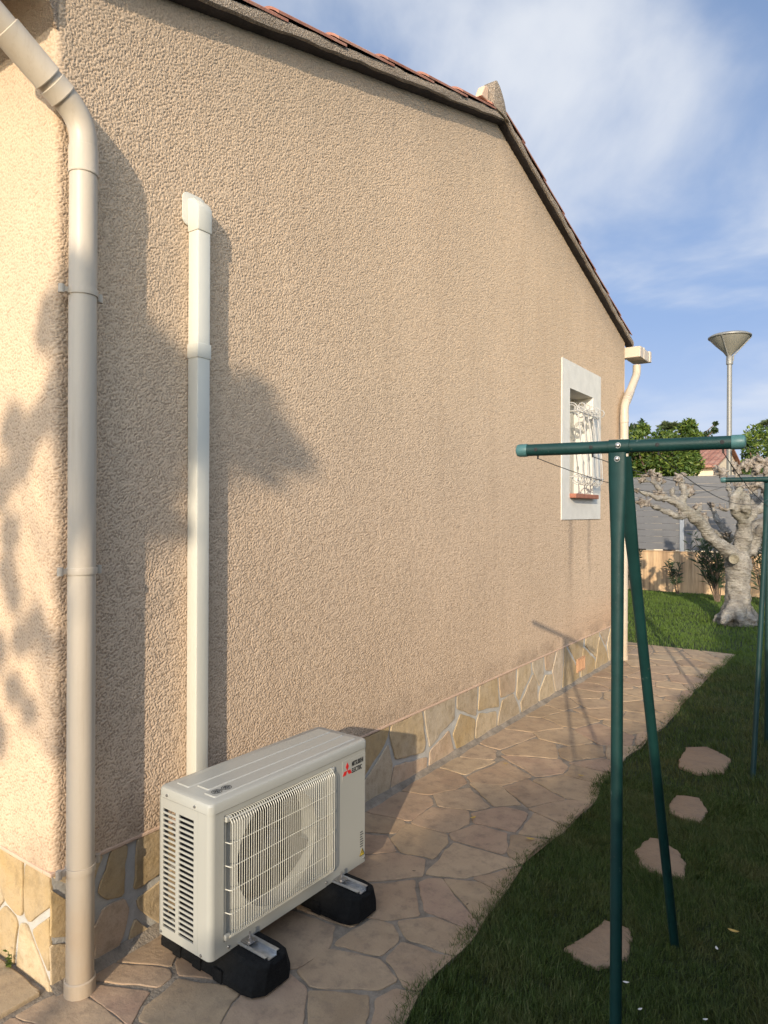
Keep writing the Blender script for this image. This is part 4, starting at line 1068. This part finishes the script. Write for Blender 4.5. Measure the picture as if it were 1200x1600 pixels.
limb([(320,500,-.2),(345,480,-.1),(350,450,0)], [17,15,13])
limb([(500,660,-.25),(490,590,-.2),(500,530,-.15),(480,470,-.1),(470,440,-.1)], [34,27,23,20,16])
limb([(500,570,-.2),(535,540,-.1),(540,510,-.1)], [22,18,15]); limb([(470,600,-.2),(420,560,-.1),(430,510,-.1)], [20,16,13])
limb([(560,700,-.2),(600,660,.1),(600,635,.2)], [20,18,15]); limb([(640,790),(650,740,.2),(630,700,.3)], [24,20,18])
limb([(620,750,.1),(680,800,.6),(800,850,.9)], [30,30,45])
limb([(870,960,.1),(885,880,.0),(895,790,-.05),(905,730,-.1)], [75,60,58,48])
limb([(900,740,-.1),(850,690,-.2),(825,620,-.25),(845,560,-.25),(870,510,-.2),(850,490,-.2)], [44,38,34,30,26,20])
limb([(905,740,-.1),(950,680,-.1),(1000,650,-.1),(1050,600,0),(1040,520,0),(990,500,.1)], [46,40,36,32,27,22])
limb([(905,690,-.2),(912,640,-.35),(915,590,-.3),(905,560,-.2)], [34,32,26,20])
limb([(820,640,-.3),(780,660,-.3),(740,650,-.3)], [18,14,11]); limb([(830,600,-.2),(800,540,0),(790,480,.1),(750,430,.1)], [26,22,20,16])
limb([(930,960,.1),(955,880,.1),(1000,800,.0),(1060,770,-.1),(1130,740,-.1),(1190,690,-.1)], [55,44,38,36,30,24])
limb([(930,820,.1),(980,760,.3),(1060,720,.5),(1150,640,.6),(1200,560,.6)], [42,36,34,28,22])
limb([(1050,600,0),(1110,560,.1),(1150,500,.1)], [28,24,20]); limb([(900,700,.2),(870,560,.5),(850,460,.6),(860,390,.6)], [34,28,24,18])
limb([(930,700,.3),(960,560,.6),(960,440,.7),(950,360,.7)], [34,26,22,18]); limb([(1000,640,.3),(1040,500,.6),(1040,400,.6),(1040,350,.6)], [30,24,20,16])
limb([(1130,740,-.1),(1200,760,-.2),(1280,720,-.2)], [28,24,18]); limb([(1150,640,.5),(1240,620,.5),(1300,560,.5)], [26,20,16])
limb([(800,850,.9),(720,720,1.2),(680,640,1.3)], [38,26,18])
raw = tb.build('trunk_raw', M['bark'])
def remesh(o, vs_, name, mat, parent, disp=0.0, ds=8):
    md = o.modifiers.new('r', 'REMESH'); md.mode = 'VOXEL'; md.voxel_size = vs_
    s = o.modifiers.new('s', 'SMOOTH'); s.iterations = 2; s.factor = .5
    bpy.context.view_layer.update(); me = bpy.data.meshes.new_from_object(o.evaluated_get(bpy.context.evaluated_depsgraph_get()))
    bpy.data.objects.remove(o); me.name = name; me.materials.clear(); me.materials.append(mat)
    if disp:
        me.update()
        for v in me.vertices:
            q_ = v.co; v.co = v.co+v.normal*disp*(noise.noise(q_*ds)+.6*noise.noise(Vector((q_.x*ds, q_.y*ds, q_.z*ds*3.5)))+.55*noise.noise(q_*ds*3.1))
    me.polygons.foreach_set('use_smooth', [True]*len(me.polygons))
    n = bpy.data.objects.new(name, me); COL.objects.link(n); par(n, parent); return n
trunk = remesh(raw, .024, 'trunk', M['bark'], tree, .024, 9)
kb = MB()
def knob(p, r):
    r *= .84
    P = t7(*p)
    for _ in range(16):
        d_ = Vector((random.gauss(0,1), random.gauss(0,1), random.gauss(.2,1))).normalized()
        c = P+d_*r*pc*random.uniform(.2,.95); rr_ = r*pc*random.uniform(.15,.36)
        e = c+d_*rr_*random.uniform(1.0,3.4)+Vector((random.uniform(-1,1),random.uniform(-1,1),random.uniform(-.3,1)))*rr_*.6
        kb.tube([P, c, c.lerp(e,.6), e], [rr_*.8, rr_, rr_*.95, rr_*.5], 7)
for p in [(215,617,-.45,40),(255,612,-.4,30),(180,525,-.4,38),(350,570,-.3,42),(320,560,-.3,34),(290,425,-.1,42),(345,460,0,38),(225,470,-.2,32),(480,440,-.1,42),(455,470,-.1,34),(540,525,-.1,40),(535,560,-.1,36),(495,520,-.1,28),(600,645,.2,34),(640,710,.3,38),
    (470,690,-.3,26),(745,650,-.3,26),(790,820,.5,28),(870,500,-.2,36),(930,500,.1,48),(990,500,.1,44),(1030,540,0,32),(750,425,.1,46),(720,400,.2,34),(860,385,.6,50),(850,420,.5,34),(920,370,.7,50),(950,350,.7,50),(985,400,.6,44),(1040,345,.6,52),(1040,400,.6,42),(1000,330,.6,38),(1090,370,.6,48),(1130,420,.6,44),
    (1160,490,.1,44),(1200,560,.6,44),(1190,690,-.1,44),(1280,720,-.2,42),(1300,560,.5,42),(680,640,1.3,34),(905,560,-.2,24),(830,380,.5,34)]:
    knob(p[:3], p[3])
tw = MB()
for (vx, vy, vz) in random.sample(kb.v, 200):
    p = Vector((vx,vy,vz)); d_ = Vector((random.uniform(-1,1), random.uniform(-1,1), random.uniform(-.5,1.2))).normalized()
    tw.tube([p-d_*.02, p+d_*.03, p+d_*random.uniform(.05,.10)], [.013,.009,.004], 5)
kraw = kb.build('knob_raw', M['knob']); crown = remesh(kraw, .018, 'crown', M['knob'], tree, .010, 16)
bm = bmesh.new(); bm.from_mesh(crown.data); tm = bpy.data.meshes.new('tmp'); tm.from_pydata(tw.v, [], tw.f); bm.from_mesh(tm); bm.to_mesh(crown.data); bm.free(); bpy.data.meshes.remove(tm)
crown.data.polygons.foreach_set('use_smooth', [True]*len(crown.data.polygons))
for (x, y, dd, r) in ((828,985,-.50,27),(912,655,-.62,24)):
    m = MB(); c = t7(x, y, dd*.55); nrm = (CO-c).normalized(); nrm.z -= .15; Mx = nrm.to_track_quat('Z','Y').to_matrix()
    m.lathe(c, [(r*pc*1.25,-.10),(r*pc*1.22,-.005),(r*pc*1.05,.018),(r*pc*.85,.008),(0,.004)], 20, M=Mx)
    m.build('pruning_scar', M['cutwood'], trunk, smooth=True)

# ------------------------------------------------------------------ plants by the low wall
def shrub(px, py, y, h, n, lean, lab, sp=.25, leaf=.16, g=None):
    c = hit(px, py, 1, y); c.z = 0
    root = empty('oleander_shrub', tuple(c), lab, 'shrub', g)
    st = MB(); lf = MB()
    for i in range(n):
        a = random.uniform(0, 6.28); e = c+Vector((math.cos(a)*sp*random.uniform(.3,1)+lean, math.sin(a)*sp*.5, h*random.uniform(.6,1)))
        q_ = c.lerp(e, .5)+Vector((0,0,h*.08)); st.tube([c+Vector((random.uniform(-.04,.04),0,0)), q_, e], [.014,.010,.005], 6)
        for k in range(26):
            t = random.uniform(.3, 1.05); p = c.lerp(e, t); d_ = Vector((random.uniform(-1,1), random.uniform(-.8,.8), random.uniform(.1,1.1))).normalized(); L_ = leaf*random.uniform(.6,1.1); s_ = d_.cross(Vector((random.uniform(-1,1),1,random.uniform(-1,1)))).normalized()*.014
            lf.add([p, p+d_*L_*.5+s_, p+d_*L_-Vector((0,0,.02)), p+d_*L_*.5-s_], [(0,1,2,3)])
    st.build('stem', M['trunk'], root, smooth=True); lf.build('foliage', M['oleander'], root, fixn=False)
shrub(1058, 925, 15.6, .70, 5, -.05, 'small sparse shrub at the foot of the ochre wall left of the tree', .25)
shrub(990, 925, 15.4, .95, 8, 0, 'leafy shrub at the ochre wall beside the house corner', .28)
shrub(1122, 925, 14.8, 1.25, 16, -.1, 'dark oleander shrub just left of the pollarded trunk', .5, .24)
shrub(1196, 925, 14.6, 1.45, 16, .1, 'dark oleander shrub at the right edge behind the trunk', .45, .24)
# ------------------------------------------------------------------ beyond the fence
def leafy_tree(name, c, trunk_h, clumps, per, leaf, mat, lab, cat='tree', group=None, asp=2.0):
    root = empty(name, (c[0], c[1], 0), lab, cat, group)
    t = MB(); base = Vector((c[0], c[1], 0)); tp = Vector((c[0], c[1], trunk_h)); t.tube([base, base.lerp(tp,.5)+Vector((.05,0,0)), tp], [.14,.11,.09], 10)
    branches(t, tp-Vector((0,0,.1)), [k[0] for k in clumps], .06); t.build('trunk', M['trunk'], root, smooth=True)
    l = MB(); leaf_cloud(l, clumps, per, leaf, asp); l.build('crown', mat, root, fixn=False); return root
def clumps_px(lst, depth, sz=1.0):
    out = []
    for x, y, r in lst: p = atd(x, y, depth+random.uniform(-.6,.6)); rr_ = r*depth/1063*sz; out.append((tuple(p), (rr_, rr_, rr_)))
    return out
D1 = 17.6
cl = clumps_px([(990,690,20),(1000,720,24),(1030,715,28),(1030,690,20),(1060,690,26),(1060,720,28),(1078,700,20),(1082,725,18),(1005,672,10),(1020,740,26),(1060,750,26),(1010,735,26),(990,745,24),(1045,735,26),(1075,668,14),(1086,684,12),(965,700,24),(940,710,30)], D1)
leafy_tree('citrus_tree', tuple(atd(1040, 800, D1))[:2], 1.6, cl, 650, .12, M['citrus'], 'dense citrus tree above the grey fence between house and lamp post')
cl = clumps_px([(1168,692,14),(1180,680,18),(1200,690,22),(1172,712,14),(1190,715,24),(1215,700,26),(1230,720,30),(1175,730,18),(1180,740,22)], 19)
leafy_tree('leafy_tree', tuple(atd(1195, 800, 19))[:2], 1.8, cl, 260, .13, M['citrus'], 'dark leafy tree behind the pollarded tree right of the lamp post')
cl = clumps_px([(988,668,9),(1003,664,8),(1118,662,3),(1116,672,5),(1105,680,7)], 18.4)
leafy_tree('leafy_tree', tuple(atd(1000, 800, 18.6))[:2], 1.9, cl, 60, .13, M['hedge'], 'thin twiggy tree top just right of the house corner')
def palm(px, py, depth, lab, rr_=1.0, nf=26):
    top_ = atd(px, py, depth); root = empty('palm_tree', (top_.x, top_.y, 0), lab, 'palm tree')
    t = MB(); t.tube([(top_.x, top_.y, 0), (top_.x+.05, top_.y, top_.z*.5), tuple(top_)], [.22,.18,.16], 12); t.build('trunk', M['trunk'], root, smooth=True)
    l = MB()
    for i in range(nf):
        a = i*2.4; el_ = random.uniform(-.3, 1.25); d_ = Vector((math.cos(a)*math.cos(el_), math.sin(a)*math.cos(el_), math.sin(el_)))
        hub = top_+d_*rr_*.45; up_ = Vector((0,0,1))
        sd = d_.cross(up_).normalized()
        for k in range(17):
            b = (k/16-.5)*2.6; dd_ = (d_*math.cos(b)+sd*math.sin(b)).normalized(); L_ = rr_*.6*random.uniform(.85,1.05); w_ = dd_.cross(d_.cross(sd)).normalized()*.018
            l.add([hub-w_, hub+w_, hub+dd_*L_*.6+w_*.8-Vector((0,0,.02)), hub+dd_*L_-Vector((0,0,.12)), hub+dd_*L_*.6-w_*.8-Vector((0,0,.02))], [(0,1,2,3,4)])
        l.tube([top_, hub], .012, 4)
    l.build('crown', M['palm'], root, fixn=False)
palm(1046, 678, 24, 'fan palm rising behind the citrus tree', .62)
palm(1204, 672, 25, 'fan palm at the right edge of the photo', .6, 22)
# neighbour house
nh = empty('neighbour_house', (-7, 34, 0), 'distant cream house with tiled roof glimpsed left of the lamp post', 'house')
nx0, nx1, ny0, ny1, nze, nzr = -12.0, -2.52, 30.0, 38.0, 3.69, 4.66
m = MB(); m.prism([(ny0, 0), (ny1, 0), (ny1, nze), ((ny0+ny1)/2, nzr-.03), (ny0, nze)], nx0, nx1, lambda a, b, c: (c, a, b)); m.build('wall', M['cream_wall'], nh)
m = MB()
for ya, yb_ in ((ny0-.35, 34.0), (ny1+.35, 34.0)):
    vs = []; fs = []; K = 90
    for k in range(K+1):
        x = nx0+(nx1+.18-nx0)*k/K; bz = .06*abs(math.sin(k*math.pi/2+.4)); vs += [(x, ya, nze-.04+bz), (x, yb_, nzr+.05+bz), (x, ya, nze-.10), (x, yb_, nzr-.01)]
    for k in range(K): a = 4*k; fs += [(a, a+1, a+5, a+4), (a+2, a+3, a+7, a+6), (a, a+2, a+6, a+4)]
    fs += [(4*K, 4*K+1, 4*K+3, 4*K+2)]
    m.add(vs, fs)
m.build('roof', M['tile'], nh, fixn=False)
# street lamp
LD = 19.5; lb_ = atd(1142, 760, LD); lt_ = atd(1140, 556, LD); up_z = lt_.z
lamp = empty('street_lamp', (lt_.x, lt_.y, 0), 'tall grey street lamp with inverted cone shade behind the fence', 'street lamp')
s = LD/1063
m = MB(); m.tube([(lt_.x, lt_.y, 0), (lt_.x, lt_.y, up_z-13*s)], [4.2*s, 3.6*s], 20); m.build('pole', M['lamp'], lamp, smooth=True)
m = MB(); m.lathe((lt_.x, lt_.y, up_z), [(3.9*s,-14*s),(5.0*s,-13*s),(5.0*s,-2*s),(3.5*s,0)], 20)
m.build('collar', M['lamp'], lamp, smooth=True)
m = MB(); m.lathe((lt_.x, lt_.y, up_z), [(3*s,0),(10*s,7*s),(20*s,17*s),(27*s,25*s),(29.5*s,28.5*s)], 32); shd = m.build('lamp_shade', M['lampshade'], lamp, smooth=True)
m = MB(); m.lathe((lt_.x, lt_.y, up_z), [(29.5*s,27.5*s),(31*s,28.5*s),(31*s,30*s),(27*s,32.5*s),(12*s,34.5*s),(0,35*s)], 32); m.build('lamp_cover', M['lamp'], lamp, smooth=True)
for k in range(3):
    a = k*2*math.pi/3+.3; m = MB(); m.tube([(lt_.x+5*s*math.cos(a), lt_.y+5*s*math.sin(a), up_z-8*s), (lt_.x+5.5*s*math.cos(a), lt_.y+5.5*s*math.sin(a), up_z), (lt_.x+30.5*s*math.cos(a), lt_.y+30.5*s*math.sin(a), up_z+28*s)], 1.0*s, 8); m.build('bracket', M['lamp'], lamp, smooth=True)

# ------------------------------------------------------------------ hedge and tree behind the viewer (they shade the lawn)
hd = empty('garden_hedge', (4.6, -3, 0), 'tall dark garden hedge along the lawn behind the viewer', 'hedge')
def hh_(y0):
    return float(np.interp(y0, [-14,-7.1,-3.4,-1,1.2,3,4.6], [3.2,3.13,2.80,2.50,2.60,2.95,2.9]))
m = MB(); y = -14.0
cen = []
while y < 4.6:
    h_ = hh_(y)
    m.box((4.12, y, 0), (4.75, y+.26, h_-.16)); y += .25
m.build('core', M['hedge'], hd)
l = MB()
for k in range(1500):
    y = random.uniform(-14, 4.7); h_ = hh_(y); 
    leaf_cloud(l, [((4.45+random.uniform(-.35,.35), y, h_-.14+random.uniform(-.08,.03)), .13)], 12, .08)
for k in range(2000):
    y = random.uniform(-14, 4.7); leaf_cloud(l, [((4.06, y, random.uniform(0, hh_(y)-.05)), .12)], 10, .09)
l.build('foliage', M['hedge'], hd, fixn=False)
# garden tree: its boughs cast the leaf shadows on the gable
def up_sun(p, t): return Vector(p)+Vector((1.0,-2.48,.81))*t
bl = [((395,650),38),((420,690),34),((445,710),26),((460,705),20),((365,620),30),((350,680),34),((385,700),32),((340,640),34),((330,600),24),((250,555),26),((225,560),26),((300,640),34),((262,650),26),((235,650),24),((262,745),24),((300,700),30),((255,800),14),((280,828),16),((225,775),16),
 ((180,500),36),((180,560),40),((190,640),40),((180,700),34),((230,690),20),((420,745),12),((300,580),20),((405,605),14),((140,540),30),((140,640),30)]
cl = []
for (p, r) in bl:
    q_ = wallp(*p); cl.append((tuple(up_sun(q_, random.uniform(3.3, 3.7))), r*3.0/1063))
bl2 = [((75,490),26),((70,520),26),((90,480),24),((95,560),24),((85,620),26),((60,660),30),((20,670),36),((95,670),22),((30,720),30),((0,760),36),((-40,640),60),((15,830),26),((10,890),24),((55,975),24),((30,1000),24),((72,1005),16),((20,930),20),((-10,1020),36),((20,1080),24),((45,1110),18),((-10,1150),36),((-60,560),60),((-50,860),60),((100,600),26)]
for (p, r) in bl2:
    q_ = hit(p[0], p[1], 1, NEAR_Y); cl.append((tuple(up_sun(q_, random.uniform(3.0, 3.4))), r*2.7/1063))
TX, TY = 3.5, 1.50-2.48*3.5
gt = empty('garden_tree', (TX, TY, 0), 'slender garden tree with a small leafy crown behind the viewer', 'tree')
t = MB(); t.tube([(TX,TY,0),(TX+.01,TY,1.8),(TX,TY,3.4),(TX,TY,4.2),(TX,TY,4.9)], [.045,.040,.036,.028,.015], 12)
for c, r in cl: branches(t, (TX, TY, min(4.8, max(3.6, c[2]-.5))), [c], .009, .004)
t.build('trunk', M['trunk'], gt, smooth=True)
l = MB()
for c, r in cl: leaf_cloud(l, [(c, r)], int(90+24000*r*r), .075, 1.7)
l.build('crown', M['hedge'], gt, fixn=False)

# ------------------------------------------------------------------ small litter
def leaf_obj(px, py, mat, name, lab, s=.02, z=.024, rot=0.0, g_=None, cat='leaf'):
    c = gnd(px, py, z); m = MB(); pr = [(-1,0),(-.5,.38),(.1,.45),(.7,.25),(1,0),(.6,-.3),(0,-.42),(-.6,-.32)]
    vs = [(c.x+s*(a*math.cos(rot)-b*math.sin(rot)), c.y+s*(a*math.sin(rot)+b*math.cos(rot)), z+s*.25*(a*a)+s*.2*abs(b)) for a, b in pr]
    m.add(vs+[(c.x, c.y, z)], [(k, (k+1) % 8, 8) for k in range(8)]); o = m.build(name, mat, smooth=True); tag(o, lab, cat, g_)
leaf_obj(739, 1278, M['yleaf'], 'fallen_leaf', 'yellow dry leaf on the middle of the flagstone path', .022, rot=1.2)
leaf_obj(829, 1311, M['yleaf'], 'fallen_leaf', 'curled yellow leaf near the grass edge of the path', .024, rot=.3)
leaf_obj(790, 1193, M['yleaf'], 'fallen_leaf', 'small brown leaf in a joint farther up the path', .018, rot=.6)
leaf_obj(908, 1212, M['yleaf'], 'fallen_leaf', 'yellow leaf on the path beside the green upright', .022, rot=.2)
leaf_obj(1146, 1455, M['yleaf'], 'fallen_leaf', 'yellow leaf lying in the grass right of the slanting leg', .022, .045, .1)
leaf_obj(978, 1535, M['petal'], 'white_petal', 'white petal in the grass just right of the upright', .012, .036, .4, cat='petal')
leaf_obj(1000, 1577, M['petal'], 'white_petal', 'small white petal in the grass near the bottom edge', .010, .036, 1.0, cat='petal')
leaf_obj(1120, 1482, M['petal'], 'white_petal', 'white petal in the grass right of the slanting leg foot', .012, .036, 2.0, cat='petal')
leaf_obj(1102, 1593, M['petal'], 'white_petal', 'white petal in the grass at the bottom right', .010, .036, .7, cat='petal')
leaf_obj(647, 1361, M['trunk'], 'fallen_leaf', 'tiny dark brown leaf on the path in front of the air conditioner', .010, rot=.5)
leaf_obj(730, 1413, M['trunk'], 'fallen_leaf', 'tiny dark leaf on a large flagstone by the grass', .010, rot=1.5)
c = hit(17, 1512, 1, NEAR_Y-.02); c.z = .015
wd = empty('weed', tuple(c), 'small green weed growing at the foot of the left wall', 'weed'); m = MB(); st = MB()
for i in range(26):
    p = c+Vector((random.uniform(-.02,.02), random.uniform(-.012,.0), random.uniform(.01,.07))); s_ = .010
    d_ = Vector((random.uniform(-1,1), -.6, random.uniform(-.3,.8))).normalized(); e = d_.cross(Vector((0,0,1))).normalized()*s_*.6
    m.add([p, p+d_*s_+e, p+d_*s_*1.8, p+d_*s_-e], [(0,1,2,3)]); 
    if i % 4 == 0: st.tube([c, p], .0012, 4)
m.build('foliage', M['citrus'], wd, fixn=False); st.build('stem', M['citrus'], wd)
